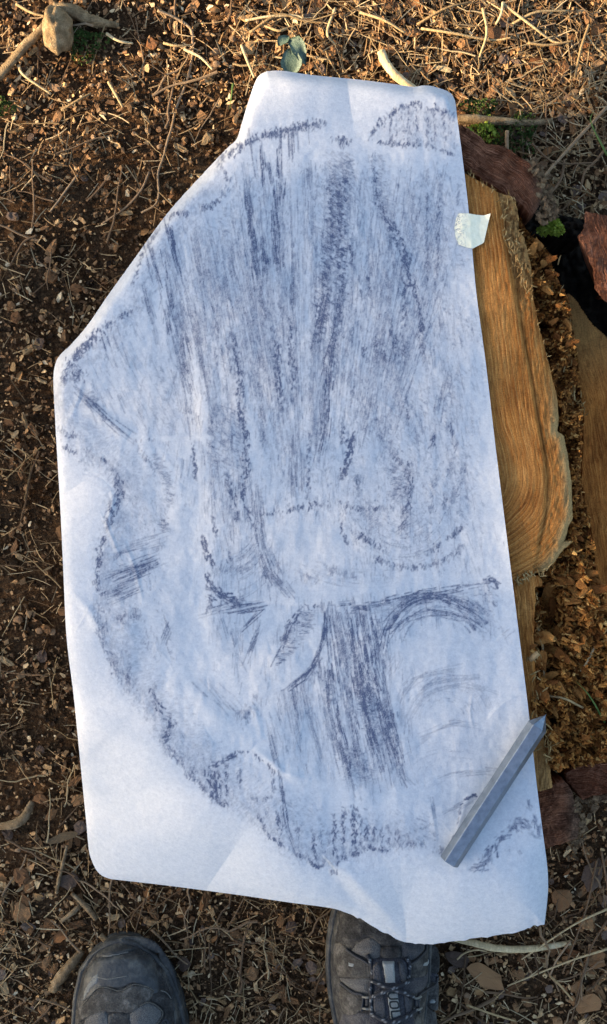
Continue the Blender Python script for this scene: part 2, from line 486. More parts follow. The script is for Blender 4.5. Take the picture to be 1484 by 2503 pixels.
BARK_TOP = [(1100, 300), (1123, 305), (1147, 313), (1175, 335), (1188, 352), (1202, 352), (1227, 356), (1263, 378), (1297, 401), (1312, 425), (1326, 470), (1322, 500), (1305, 522), (1294, 523),
    (1275, 499), (1245, 478), (1202, 456), (1166, 432), (1137, 411), (1100, 390)]
BARK_RIGHT = [(1431, 515), (1445, 520), (1484, 526), (1620, 560), (1720, 760), (1600, 810), (1484, 740), (1470, 731), (1455, 706), (1449, 660), (1434, 618), (1412, 578), (1425, 558)]
BARK_LOW1 = [(1270, 1945), (1312, 1936), (1345, 1918), (1380, 1910), (1400, 1935), (1408, 1975), (1419, 2010), (1412, 2050), (1370, 2064), (1330, 2078), (1280, 2075)]
BARK_LOW2 = [(1383, 1890), (1400, 1878), (1440, 1868), (1484, 1866), (1560, 1875), (1600, 1930), (1540, 1965), (1484, 1938), (1450, 1945), (1425, 1955), (1408, 1935), (1386, 1910)]
FOOT = [np.array(a, float) for a in (STUMP, TOPWOOD, LOWSTRIP, HINGE, LOWSLAB, BARK_TOP, BARK_RIGHT, BARK_LOW1, BARK_LOW2)]

ZT = 0.160                                                # height of the felling cut

# ------------------------------------------------------------------ ground
def ground_z(x, y):
    x = np.asarray(x, float); y = np.asarray(y, float)
    return (fbm(x * 9 + 40, y * 9 + 40, 3, 4) - .5) * .022 + (fbm(x * 70 + 9, y * 70 + 9, 8, 3) - .5) * .006

inner = np.arange(-.62, .621, .0052); innery = np.arange(-.80, .801, .0052)
far = np.array([.7, .85, 1.1, 1.5, 2.2, 3.5, 6, 11, 22, 45, 90.])
gx = np.concatenate([-far[::-1], inner, far]); gy = np.concatenate([-far[::-1] - .15, innery, far + .15])
GX, GY = np.meshgrid(gx, gy)
fade = np.clip(1.6 - np.maximum(abs(GX), abs(GY)) * .5, 0, 1)
GZ = ground_z(GX, GY) * fade
I = np.arange(GX.size).reshape(GX.shape)
gq = np.stack([I[:-1, :-1], I[:-1, 1:], I[1:, 1:], I[1:, :-1]], -1).reshape(-1, 4)
ground = build('ground', np.stack([GX.ravel(), GY.ravel(), GZ.ravel()], 1), [gq], MAT['soil'])
tag(ground, 'dark forest soil under the bark and needle litter', None, None, 'structure')

# ------------------------------------------------------------------ unseen trees beyond the left edge, placed to shade paper and boots
def pine(name, x, y, r, h, label, seed):
    t = empty(name, (x, y, 0))
    tag(t, label, 'tree', 'trees standing beside the stump')
    rng = np.random.default_rng(seed)
    zs = np.linspace(-.1, h, 16)
    pts = np.stack([np.cumsum(rng.normal(0, .006, 16)), np.cumsum(rng.normal(0, .004, 16)), zs], 1)
    rad = r * (1 - .75 * np.clip(zs / h, 0, 1)) * (1 + .5 * np.exp(-np.clip(zs, 0, 9) / .15))
    parts = [tube(pts, rad, 18, .10, seed)]
    ends = []
    for i in range(22):
        z = h * (.45 + .5 * rng.random()); a = rng.random() * 6.28; L = (1 - z / h) * h * .45 + .4
        k = int(np.argmin(abs(zs - z)))
        b = pts[k]; e = b + np.array([math.cos(a) * L, math.sin(a) * L, L * .15])
        ln = np.stack([b, (b + e) / 2 + np.array([0, 0, .05]), e]); parts.append(tube(ln, [r * .2, r * .12, .008], 6, .1, seed + i))
        for f in np.linspace(.3, 1, 6): ends.append(b + (e - b) * f)
    V, F = join(parts); build('trunk', V, F, MAT['treebark'], t)
    ends = np.array(ends); n = 2600
    c = ends[rng.integers(0, len(ends), n)] + rng.normal(0, .16, (n, 3))
    d = rng.normal(0, 1, (n, 3)); d /= np.linalg.norm(d, axis=1, keepdims=True)
    e = np.cross(d, rng.normal(0, 1, (n, 3))); e /= np.linalg.norm(e, axis=1, keepdims=True)
    q = np.stack([c - d * .07, c + e * .02, c + d * .07, c - e * .02], 1).reshape(-1, 3)
    cr = build('crown', q, [np.arange(n * 4).reshape(-1, 4)], MAT['treeleaf'], t, False); cr['kind'] = 'stuff'

def shade_y(px_y, x_at, zlev=.12):
    """world y of a trunk at x_at whose shadow crosses the middle of the frame at this row"""
    y0 = float(P(742, px_y, zlev)[1])
    return y0 - x_at * math.tan(SUN_AZ)
TREES = [(-5.0, 560, .075, 6.5, 'slim tree at the left whose trunk shades the upper paper'),
         (-6.2, 2360, .20, 9.0, 'thick tree at the left whose trunk shades the boots')]
for i, (tx, py, r, h, lab) in enumerate(TREES):
    pine('pine_tree', tx, shade_y(py, tx), r, h, lab, 50 + i)

sap = empty('added_shade_sapling', (-7.0, shade_y(1500, -7.0), 0))  # added out of frame, its foliage thins the sun over the paper
tag(sap, 'added unseen young tree at the left whose foliage thins the sun on the paper', 'tree', 'trees standing beside the stump')
srg = np.random.default_rng(9)
tz = np.linspace(-.1, 3.6, 14)
tpts = np.stack([.02 * np.sin(tz * 2), .03 * np.cos(tz * 1.4), tz], 1)
sparts = [tube(tpts, .022 * (1 - .8 * np.clip(tz / 3.7, 0, 1)), 10, .1, 3)]
zc = 7.0 * math.tan(SUN_EL)
rows = np.linspace(100, 2900, 200)
dens_r = 2.1 * sstep(190, 360, rows) * sstep(980, 830, rows) + (2.6 - 1.0 * sstep(1500, 1540, rows) * sstep(1640, 1600, rows)) * sstep(830, 980, rows) * sstep(1780, 1660, rows) + 2.5 * sstep(1660, 1780, rows)  # leaf density per row, shaped for the shade wanted across the frame
cdf = np.cumsum(dens_r); cdf /= cdf[-1]
NL = 14000
rr_ = np.interp(srg.random(NL), cdf, rows)
ly_ = np.array([shade_y(r_, -7.0) for r_ in rr_]) - sap.location.y
lz_ = zc + srg.uniform(-.42, .62, NL); lx_ = srg.normal(0, .28, NL)
cen = np.stack([lx_, ly_, lz_], 1)
for i in range(26):
    k_ = srg.integers(NL); e_ = cen[k_]; zb = e_[2] - abs(e_[1]) * .5 - .1
    b_ = np.array([0, 0, zb]); sparts.append(tube(np.stack([b_, (b_ + e_) / 2 + [0, 0, .04], e_]), [.007, .005, .002], 5, .1, i))
V, F = join(sparts); build('trunk', V, F, MAT['treebark'], sap)
d_ = srg.normal(0, 1, (NL, 3)); d_ /= np.linalg.norm(d_, axis=1, keepdims=True)
e_ = np.cross(d_, srg.normal(0, 1, (NL, 3))); e_ /= np.linalg.norm(e_, axis=1, keepdims=True)
qv = np.stack([cen - d_ * .019, cen + e_ * .009, cen + d_ * .019, cen - e_ * .009], 1).reshape(-1, 3)
cr_ = build('crown', qv, [np.arange(NL * 4).reshape(-1, 4)], MAT['treeleaf'], sap, False); cr_['kind'] = 'stuff'

# ------------------------------------------------------------------ the stump
stump = empty('tree_stump', (float(P(800, 1200, 0)[0]), float(P(800, 1200, 0)[1]), 0))
tag(stump, 'broad felled tree stump with orange sawn top and torn brown hinge under the paper', 'tree stump')
SLOC = stump.matrix_world.copy(); SLOC = Vector(stump.location)

def under(o, parent):
    """parent and keep the place (vertices are written in place coordinates)"""
    o.parent = parent
    o.matrix_parent_inverse = Matrix.Translation(-parent.location)
    return o

CRACK = [(1214, 471), (1227, 529), (1236, 587), (1248, 654), (1260, 712), (1275, 798), (1291, 874), (1306, 959), (1317, 1026), (1332, 1108), (1338, 1184), (1334, 1260), (1318, 1330)]
SPINE = [(1040, 250), (1090, 700), (1140, 1050), (1165, 1170)]

def grain_of(U, spine, warp=1.0, tone=None, s=0):
    d, sd_, arc, _ = near(U, spine)
    end = arc >= arc.max() - 1e-6
    al = arc + np.where(end, np.arctan2(U[:, 1] - spine[-1][1], U[:, 0] - spine[-1][0]) * 120, 0) * 0
    ac = d + (fbm(U[:, 0] / 60., U[:, 1] / 160., 31 + s, 3) - .5) * 16 * warp
    t = np.zeros(len(U)) if tone is None else tone
    return np.stack([ac / 100, (U[:, 1] + .4 * al) / 100, t], 1)

body, bU, ball = slab('trunk', ragged(STUMP, 3, 8, 2), 14, lambda U: np.full(len(U), ZT - .016), -.01, MAT['treebark'], None, 3, flare=.012)
under(body, stump)

def z_top(U):
    dc, sdc, arc, _ = near(U, CRACK)
    z = np.full(len(U), ZT) - .0055 * np.exp(-(dc / 3.2) ** 2) * (.35 + .65 * vnoise(arc / 22., arc * 0, 4))
    east = sstep(-2, 6, np.where(sdc < 0, dc, -dc))        # the weathered strip beyond the crack sits lower and rougher
    up = sstep(780, 640, U[:, 1])
    z -= east * (.002 + .006 * up)
    z += east * (fbm(U[:, 0] / 5., U[:, 1] / 13., 6, 3) - .5) * (.003 + .011 * up)
    z += (fbm(U[:, 0] / 3.5, U[:, 1] / 26., 9, 3) - .5) * .0016 + (fbm(U[:, 0] / 90., U[:, 1] / 140., 12, 2) - .5) * .003
    z -= sstep(1340, 1420, U[:, 1]) * .004
    edge, _, _, _ = near(U, np.array(TOPWOOD[2:31], float))
    z -= .004 * np.exp(-edge / 5.)
    return z

o, U, UA = slab('sawn_top', ragged(TOPWOOD, 2.2, 5, 5), 3.2, z_top, .05, MAT['sawn'], None, 5)
dE, sE, _, _ = near(UA, CRACK)
east = np.where(sE < 0, dE, -dE)
edgeA, _, _, _ = near(UA, np.array(TOPWOOD[12:29], float))
tone = np.clip(sstep(30, 8, edgeA) * sstep(900, 1050, UA[:, 1]) * .75 + sstep(0, 8, east) * sstep(760, 600, UA[:, 1]) * .4, 0, 1)
attr(o, 'grain', grain_of(UA, SPINE, 1, tone), 'FLOAT_VECTOR')
under(o, stump)

def z_low(U):
    return ZT - .008 - sstep(1430, 1950, U[:, 1]) * .022 + (fbm(U[:, 0] / 4., U[:, 1] / 22., 19, 3) - .5) * .004 - .003 * sstep(1300, 1312, U[:, 0])
o, U, UA = slab('splintered_edge', ragged(LOWSTRIP, 3, 4, 8), 3.2, z_low, .03, MAT['sawn'], None, 8)
attr(o, 'grain', grain_of(UA, [(1150, 1400), (1230, 1950)], 1.4, sstep(1740, 1900, UA[:, 1]) * .4, 3), 'FLOAT_VECTOR')
under(o, stump)

def z_hinge(U):
    x, y = U[:, 0], U[:, 1]
    d, _, _, _ = near(U, HINGE[:11])
    z = .130 + (fbm(x / 26., y / 30., 21, 4) - .5) * .060 + (fbm(x / 7., y / 9., 22, 2) - .5) * .018
    z -= .028 * sstep(620, 520, y)
    z -= .03 * sstep(1420, 1700, y) * sstep(1340, 1460, x) * .6
    dark = np.exp(-((x - 1345) / 30) ** 2 - ((y - 1500) / 70) ** 2)
    z -= .05 * dark
    for hx_, hy_, hr_ in ((1318, 1448, 12), (1322, 1580, 13), (1340, 1640, 12), (1352, 1760, 14), (1292, 560, 12), (1325, 800, 9)):
        z -= .045 * np.exp(-((x - hx_) ** 2 + (y - hy_) ** 2) / hr_ ** 2)
    return z
o, U, UA = slab('torn_hinge', ragged(HINGE, 4, 5, 11), 3.4, z_hinge, .0, MAT['rot'], None, 11)
under(o, stump)

def z_slab(U):
    x, y = U[:, 0], U[:, 1]
    return .118 - (x - 1410) * .00007 + (fbm(x / 50., y / 60., 24, 3) - .5) * .008 + (fbm(x / 5., y / 24., 25, 3) - .5) * .002
o, U, UA = slab('lower_cut_face', ragged(LOWSLAB, 3, 6, 13), 4, z_slab, .0, MAT['slabwood'], None, 13)
tn = sstep(1000, 760, UA[:, 1]) * .7
attr(o, 'grain', grain_of(UA, [(1250, 700), (1330, 1000), (1430, 1700)], 2.2, tn, 5), 'FLOAT_VECTOR')
under(o, stump)

def bark_plate(name, poly, spine, z0, tilt, seed, step=2.4, pitch=6.0, tonef=None, base=.02, flare=0.0):
    def zf(U):
        d, s, arc, _ = near(U, spine)
        ac = s * d + (fbm(U[:, 0] / 35., U[:, 1] / 35., seed, 3) - .5) * 15
        c = U.mean(0)
        z = z0 + (U[:, 0] - c[0]) * tilt[0] + (U[:, 1] - c[1]) * tilt[1]
        z = z + .0010 * np.sin(ac * 2 * math.pi / pitch) * vnoise(U[:, 0] / 20., U[:, 1] / 20., seed + 2) * 1.6
        z += (fbm(U[:, 0] / 40., U[:, 1] / 40., seed + 5, 2) - .5) * .008 + (fbm(U[:, 0] / 6., U[:, 1] / 6., seed + 6, 3) - .5) * .003
        return z
    o, U, UA = slab(name, ragged(poly, 4, 5, seed), step, zf, base, MAT['bark_ring'], None, seed, flare=flare)
    d, s, arc, _ = near(UA, spine)
    ac = s * d + (fbm(UA[:, 0] / 35., UA[:, 1] / 35., seed, 3) - .5) * 15
    tone = np.zeros(len(UA)) if tonef is None else tonef(UA)
    attr(o, 'grain', np.stack([ac / 60, arc / 100 + 3 * seed, tone], 1), 'FLOAT_VECTOR')
    return under(o, stump)

bark_plate('bark_plate', BARK_TOP, [(1090, 320), (1180, 385), (1260, 430), (1320, 510)], .142, (-.00003, 0), 31, tonef=lambda U: sstep(1285, 1330, U[:, 0]) * .8)
bark_plate('bark_plate', BARK_RIGHT, [(1440, 500), (1475, 600), (1500, 760)], .150, (.00004, 0), 33, flare=-.05)
bark_plate('bark_plate', BARK_LOW1, [(1290, 2010), (1340, 2000), (1420, 1990)], .105, (-.0001, 0), 35, pitch=5.5, tonef=lambda U: sstep(1368, 1410, U[:, 0]) * .6)
bark_plate('bark_plate', BARK_LOW2, [(1380, 1900), (1440, 1895), (1560, 1920)], .095, (.0001, 0), 37, pitch=6)
o, U, UA = slab('rotten_core', ragged([(1352, 556), (1385, 540), (1410, 545), (1428, 562), (1424, 588), (1380, 585), (1350, 580)], 5, 5, 41), 4,
                lambda U: .088 + (fbm(U[:, 0] / 10., U[:, 1] / 10., 41, 4) - .5) * .03, .0, MAT['rot_and_shade'], None, 41)
under(o, stump)
o, U, UA = slab('cavity_floor', [(1255, 500), (1300, 480), (1345, 520), (1440, 540), (1480, 720), (1700, 800), (1800, 1240), (1600, 1000), (1450, 830), (1380, 740), (1330, 640)], 6,
                lambda U: .022 + (fbm(U[:, 0] / 14., U[:, 1] / 14., 43, 4) - .5) * .02, -.01, MAT['rot_and_shade'], None, 43)  # floor coloured near black for the deep shade inside the cavity
under(o, stump)

# loose flakes and splinters: template of a small curved plate
def flake(w, l, t, curl, rng, taper=.55):
    nx, ny = 3, 4
    V = []
    for side in (1, -1):
        for j in range(ny):
            f = j / (ny - 1)
            for i in range(nx):
                g = i / (nx - 1) - .5
                ww = w * (1 - taper * f ** 1.5) * (1 + .25 * (rng.random() - .5))
                V.append((g * ww, (f - .3) * l + (rng.random() - .5) * l * .12, curl * f * f * l + .5 * side * t * (1 - .6 * f) - curl * .8 * abs(g) * w))
    F = []
    n = nx * ny
    for j in range(ny - 1):
        for i in range(nx - 1):
            a = j * nx + i
            F.append((a, a + 1, a + nx + 1, a + nx)); F.append((n + a, n + a + nx, n + a + nx + 1, n + a + 1))
    rim = [i for i in range(nx)] + [j * nx + nx - 1 for j in range(1, ny)] + [(ny - 1) * nx + i for i in range(nx - 2, -1, -1)] + [j * nx for j in range(ny - 2, 0, -1)]
    for k in range(len(rim)):
        a, b = rim[k], rim[(k + 1) % len(rim)]
        F.append((b, a, n + a, n + b))
    return np.array(V), np.array(F)

def rand_in(poly, n, rng, pad=0):
    poly = np.array(poly, float); lo, hi = poly.min(0), poly.max(0); out = np.zeros((0, 2))
    while len(out) < n:
        p = lo + rng.random((n * 2, 2)) * (hi - lo)
        out = np.concatenate([out, p[inside(p, poly)]])
    return out[:n]

def place(tpl, loc, rot, s):
    V = tpl[0] * s
    M = np.array(Euler(rot).to_matrix())
    return V @ M.T + np.asarray(loc), [tpl[1]]

rng = np.random.default_rng(5)
tpls = [flake(.0045, .010, .0013, c, rng, .8) for c in (.2, .5, .9, -.2, .35, .7)]
pp = rand_in(HINGE, 4200, rng)
pp = pp[(pp[:, 0] < 1500)]
zz = z_hinge(pp)
bits = []
for (x, y), z in zip(pp, zz):
    lo = sstep(1180, 1320, y)                                  # below, the scales point down and to the right
    yaw = -1.4 - .8 * lo + rng.normal(0, .4)
    s = rng.uniform(.4, .95) * (.62 + .38 * lo)
    if z < .085: continue
    bits.append(place(tpls[rng.integers(6)], P(x, y, z + .002), (rng.normal(.85, .3), rng.normal(0, .35), yaw), s))
V, F = join(bits)
o = build('torn_fibres', V, F, MAT['rotflake'], None, False); o['kind'] = 'stuff'
under(o, stump)
# the larger flakes one by one
big = [flake(.0085, .015, .003, c, rng, .6) for c in (.1, .4, .7, -.15, .25)]
bigme = []
MAT['rotbig'] = litter_mat('large_wood_flakes', [(0, (.20, .07, .017)), (.5, (.36, .145, .036)), (1, (.52, .25, .07))], False, .8, 500)
for i, b in enumerate(big):
    ob = build('wood_flake', b[0], [b[1]], MAT['rotbig'], None, False); bigme.append(ob.data); bpy.data.objects.remove(ob)
spots = [(1342, 1462, 1.9, -.3), (1338, 1508, 1.5, -.5), (1355, 1490, 1.3, .4), (1328, 1560, 1.6, -1.2), (1362, 1548, 1.2, -2.), (1322, 1622, 1.5, -.2), (1340, 1590, 1.4, -1.6),
         (1320, 1685, 1.6, -2.6), (1338, 1655, 1.2, -.8), (1370, 1600, 1.2, -2), (1395, 1470, 1.0, -2.2), (1420, 1430, 1.0, -2), (1375, 1420, 1.1, -1.4), (1440, 1520, 1.1, -2.3),
         (1462, 1440, 1.2, -1.8), (1470, 1480, 1.1, -2), (1318, 600, .9, .8), (1300, 612, 1.0, -.4), (1330, 645, .8, .6), (1345, 668, .9, -1)]
for _ in range(90):
    a = rand_in(HINGE, 1, rng)[0]
    if a[0] < 1480: spots.append((a[0], a[1], rng.uniform(.55, 1.0), rng.normal(-1.9, .6)))
for x, y, s, yaw in spots:
    z = float(z_hinge(np.array([[x, y]]))[0]) + .006
    ob = bpy.data.objects.new('wood_flake', bigme[rng.integers(5)]); COL.objects.link(ob)
    ob.parent = stump
    ob.location = PV(x, y, z) - stump.location
    ob.rotation_euler = (rng.normal(.75, .3), rng.normal(0, .35), yaw); ob.scale = (s, s, s)

# pale splinters in the crack and along the broken edge
def splinters(pts, n, smin, smax, seed, spread, zf):
    rg = np.random.default_rng(seed); out = []
    ln = curve(pts, 12)
    for _ in range(n):
        p = ln[rg.integers(len(ln))] + rg.normal(0, spread, 2)
        L = rg.uniform(smin, smax); a = rg.normal(1.5, .7); el = rg.normal(.25, .35)
        z = zf(p) + .002
        b = P(p[0], p[1], z); d = np.array([math.cos(a) * math.cos(el), math.sin(a) * math.cos(el), abs(math.sin(el))]) * L
        out.append(tube(np.stack([b - d * .5, b + d * .1 + rg.normal(0, L * .05, 3), b + d * .5]), [L * .06, L * .075, L * .02], 4, .2, 1))
    return out
parts = splinters([(1232, 480), (1240, 560), (1262, 640), (1290, 700)], 85, .003, .008, 1, 9, lambda p: ZT - .003)
parts += splinters(TOPWOOD[5:14], 40, .002, .006, 2, 3, lambda p: ZT - .004)
parts += splinters(TOPWOOD[28:31], 40, .004, .010, 3, 6, lambda p: ZT - .006)
parts += splinters([(1300, 1440), (1306, 1600), (1320, 1750), (1345, 1850)], 70, .004, .012, 4, 10, lambda p: ZT - .016)
parts += splinters([(1140, 420), (1170, 440), (1210, 466)], 30, .002, .005, 7, 4, lambda p: ZT - .002)
parts += splinters([(1345, 650), (1380, 760), (1400, 900), (1410, 1010), (1430, 960)], 34, .005, .011, 5, 12, lambda p: .128)
V, F = join(parts)
o = build('splinters', V, F, MAT['splinter'], None, False); o['kind'] = 'stuff'
under(o, stump)

# grey scaly outer bark on the rim of the bark plates
def scales(line, n, seed, z0, spread=7, size=1.1):
    rg = np.random.default_rng(seed); ln = curve(line, 10); out = []
    tp = [flake(.008, .010, .0022, c, rg, .35) for c in (.1, .3, -.1, .2)]
    for _ in range(n):
        p = ln[rg.integers(len(ln))] + rg.normal(0, spread, 2)
        out.append(place(tp[rg.integers(4)], P(p[0], p[1], z0 + rg.normal(0, .012)), (rg.normal(.2, .35), rg.normal(0, .35), rg.uniform(-3, 3)), rg.uniform(.35, .95) * size))
    return out
V, F = join(scales([(1295, 400), (1318, 430), (1334, 475), (1342, 515), (1325, 528)], 230, 4, .124, 8, .75)
            + scales([(1408, 1960), (1420, 2000), (1418, 2045), (1395, 2062)], 120, 5, .075, 7, .75)
            + scales([(1440, 1955), (1484, 1945)], 40, 6, .06, 6))
o = build('bark_scales', V, F, MAT['scale'], None, False); o['kind'] = 'stuff'
under(o, stump)

# ------------------------------------------------------------------ the paper with its rubbing
STEP = 2.15
U, Q, rim = sheet(PAPER, STEP)
x, y = U[:, 0], U[:, 1]
SM = curve(STUMP[::2], 4, True)
inS = inside(U, SM)
dS, _, _, _ = near(U, SM, True)
dout = np.where(inS, 0, dS)
soft = np.where(inS, -dS, dS)
free = np.array([p for p in PAPER if not (p[0] > 1105 and 250 < p[1] < 2100)], float)
dB, _, _, _ = near(U, free[:: 2], True)
right_edge = np.array([p for p in PAPER if p[0] > 1105 and 250 < p[1] < 2150], float)
dR, _, _, _ = near(U, right_edge)

hpx = np.zeros(len(U))                                     # height relief in metres over the cut
dd = np.log1p(np.exp(soft / 22.)) * 22                      # soft hinge where the sheet leaves the wood
sag = (.48 + .42 * sstep(1700, 2000, y)) * dd * dd / (dd + 110) * 3.9e-4
sag *= 1 + .1 * sstep(780, 620, x) * sstep(1700, 1900, y)
hpx -= np.clip(sag, 0, .09)
rollw = 1 - sstep(1050, 1100, x) * sstep(240, 300, y) * sstep(2200, 2100, y)
diag = sstep(1080, 960, y + 0 * x)                          # the top and the upper left rim curl down more
hpx -= (.004 + .010 * diag) * np.exp(-(dB / 11.) ** 1.3) * rollw
hpx -= .010 * np.exp(-dB / 45.) * sstep(2000, 2120, y)
hpx += .0055 * np.exp(-dR / 60.) * sstep(820, 1350, y) * sstep(1470, 1400, y) + .0006 * np.exp(-dR / 30.)
hpx += (fbm(x / 170., y / 210., 61, 3) - .5) * .005
hpx += (fbm(x / 45., y / 70., 62, 3) - .5) * .0022 * sstep(-10, 60, -soft) + (fbm(x / 30., y / 34., 67, 3) - .5) * .0015 * np.exp(-np.abs(soft) / 40)

def ridge(pts, w, h, taper=True):
    """a fold or a ridge of the wood showing through"""
    global hpx
    ln = curve(pts, 6)
    d, s, arc, _ = near(U, ln)
    e = np.sin(np.clip(arc / max(arc.max(), 1), 0, 1) * math.pi) ** .5 if taper else 1
    hpx = hpx + .38 * h * np.exp(-(d / (w * 1.25)) ** 2) * e
def ledge(pts, w, h):
    """the wood drops by h on the left of the line"""
    global hpx
    ln = curve(pts, 6); d, s, arc, _ = near(U, ln)
    lo, hi = ln[:, 1].min(), ln[:, 1].max()
    hpx = hpx - .5 * h * sstep(-w * 2.5, w * 2.5, s * d) * sstep(lo - 60, lo + 60, y) * sstep(hi + 60, hi - 60, y) * np.exp(-np.maximum(s * d, 0) / 130)
ledge([(455, 640), (470, 900), (482, 1150), (497, 1400), (508, 1650)], 16, .006)
ledge([(395, 1000), (410, 1150), (415, 1320), (405, 1500)], 14, .003)
ridge([(310, 1078), (400, 1068), (490, 1064), (575, 1062)], 5, .0022)
ridge([(196, 985), (240, 1010), (290, 1050), (315, 1066)], 14, .005)
ridge([(200, 935), (190, 980), (160, 1040)], 6, .0018)
ridge([(620, 1828), (660, 1860), (700, 1892), (760, 1905)], 8, .004)
ridge([(590, 1745), (620, 1735), (640, 1810)], 7, .003)
ridge([(420, 1655), (520, 1740), (620, 1825)], 26, .005)
ridge([(700, 1880), (830, 1925), (960, 1960), (1090, 1985)], 30, .003)
ledge([(824, 2130), (880, 2192), (945, 2262)], 9, .016)
ridge([(505, 1490), (590, 1470), (680, 1478), (790, 1483)], 5, -.0015)
ridge([(500, 1385), (560, 1360), (600, 1350)], 4, .0012)
ridge([(270, 1190), (275, 1230), (262, 1280), (280, 1330), (305, 1390)], 4, .0018)
ridge([(300, 1320), (330, 1390), (350, 1480)], 4, .0016)
ridge([(170, 1440), (215, 1490), (240, 1540)], 9, .003)
ridge([(1155, 1690), (1150, 1740), (1158, 1785)], 3, .0012)
ridge([(1190, 1760), (1230, 1720), (1285, 1690)], 3, .0009)
ridge([(1140, 1420), (1190, 1418), (1240, 1405)], 3, -.001)
ridge([(930, 880), (1010, 920), (1100, 935), (1180, 925)], 20, .002)
ridge([(210, 1985), (330, 2040), (470, 2090), (600, 2120)], 26, -.0028)
ridge([(1159, 1944), (1140, 1958), (1125, 2010), (1105, 2060)], 6, .003)
ridge([(1050, 1960), (1062, 2020), (1068, 2060)], 5, .0015)
ridge([(1100, 2228), (1150, 2130), (1165, 2110)], 30, .002)
# fine random creases of thin paper that was pressed down
rc = np.random.default_rng(77)
for _ in range(70):
    cx, cy = rc.uniform(160, 1280), rc.uniform(300, 2060)
    if cy > 1100 and rc.random() < .3: cx = rc.uniform(180, 420)
    a = rc.uniform(0, 3.14); L = rc.uniform(20, 70)
    pts = [(cx - math.cos(a) * L, cy - math.sin(a) * L), (cx + rc.normal(0, 7), cy + rc.normal(0, 7)), (cx + math.cos(a) * L, cy + math.sin(a) * L)]
    sel = (abs(x - cx) < 120) & (abs(y - cy) < 120)
    if not sel.any(): continue
    d, s, arc, _ = near(U[sel], curve(pts, 4))
    hpx[sel] += rc.choice([-1, 1]) * rc.uniform(.0001, .0003) * np.exp(-(d / 3.) ** 2) * np.sin(np.clip(arc / max(arc.max(), 1), 0, 1) * math.pi)
zp = np.maximum(ZT + .0028 + hpx, .045)

# --- graphite marks: the sheet was rubbed with many small touches of the stick, laid down here one by one
GRES = 1.6
GW, GH = int(1300 / GRES), int(2260 / GRES)
G = np.zeros((GH, GW), np.float32)
grg = np.random.default_rng(404)
GXs, GYs = 100.0, 120.0
_gy, _gx = np.mgrid[0:GH, 0:GW]
GRAINF = (vnoise(_gx * GRES / 4.2, _gy * GRES / 5.5, 500) * .6 + vnoise(_gx * GRES / 9., _gy * GRES / 14., 501) * .4).astype(np.float32)
def dab(cx, cy, L, w, ang, val):
    hx = abs(math.cos(ang)) * L / 2 + w + 2; hy = abs(math.sin(ang)) * L / 2 + w + 2
    i0, i1 = max(int((cx - hx - GXs) / GRES), 0), min(int((cx + hx - GXs) / GRES) + 1, GW)
    j0, j1 = max(int((cy - hy - GYs) / GRES), 0), min(int((cy + hy - GYs) / GRES) + 1, GH)
    if i1 <= i0 or j1 <= j0: return
    gx_ = _gx[j0:j1, i0:i1] * GRES + GXs - cx; gy_ = _gy[j0:j1, i0:i1] * GRES + GYs - cy
    ca, sa = math.cos(ang), math.sin(ang)
    u = np.abs(gx_ * ca + gy_ * sa); v = np.abs(-gx_ * sa + gy_ * ca)
    u = np.maximum(u - max(L - w, 0) / 2, 0)
    d = np.sqrt(u * u + v * v) + (GRAINF[j0:j1, i0:i1] - .5) * w * .9
    c = np.clip((w / 2 - d) / 1.6 + .5, 0, 1) * val
    g = G[j0:j1, i0:i1]
    G[j0:j1, i0:i1] = np.maximum(g, c) * .75 + (1 - (1 - g) * (1 - c)) * .25

def stroke(pts, w, inten, style='streak'):
    ln = curve(pts, 6) if len(pts) > 2 else np.array(pts, float)
    seg = np.diff(ln, axis=0); sl = np.hypot(seg[:, 0], seg[:, 1]); cum = np.concatenate([[0], np.cumsum(sl)]); L = cum[-1]
    w = w * (1.6 if style in ('streak', 'hatch') and w > 4.5 else 1.15)
    if style == 'streak': l0, l1, dw, cov, jit, off = 16, 70, 2.1, .74, .03, 0
    elif style == 'dash': l0, l1, dw, cov, jit, off = 4, 13, 2.7, .85, .40, None
    elif style == 'solid': l0, l1, dw, cov, jit, off = 6, 18, 3.6, 1.3, .3, 0
    else: l0, l1, dw, cov, jit, off = 5, 11, 1.9, .72, .14, -1.05
    n = max(3, int(L * 2 * w * cov / ((l0 + l1) / 2 * dw)))
    sd_ = int(grg.integers(1000))
    for _ in range(n):
        t = grg.random() * L
        k = min(np.searchsorted(cum, t, 'right') - 1, len(seg) - 1)
        f = (t - cum[k]) / max(sl[k], 1e-6)
        p = ln[k] + seg[k] * f; a = math.atan2(seg[k][1], seg[k][0])
        r_ = np.clip(grg.normal(0, .45), -1.1, 1.1) * w
        e = min(1, (min(t, L - t) + 4) / (14 + L * .12))
        if vnoise(np.array(t / 16.), np.array(r_ / 6. + 40), sd_) < .34 - .12 * e: continue
        if off is None:
            aa = 1.57 + grg.normal(-.05, .4) if abs(math.cos(a)) > .5 else a + grg.normal(0, .35)
        else: aa = a + off + grg.normal(0, jit)
        ll = min(grg.uniform(l0, l1), L * .8 + 4)
        dab(p[0] - math.sin(a) * r_, p[1] + math.cos(a) * r_, ll, grg.uniform(.6, 1.25) * dw, aa, min(1., inten * (.6 + .5 * e) * grg.uniform(.5, 1.2)))

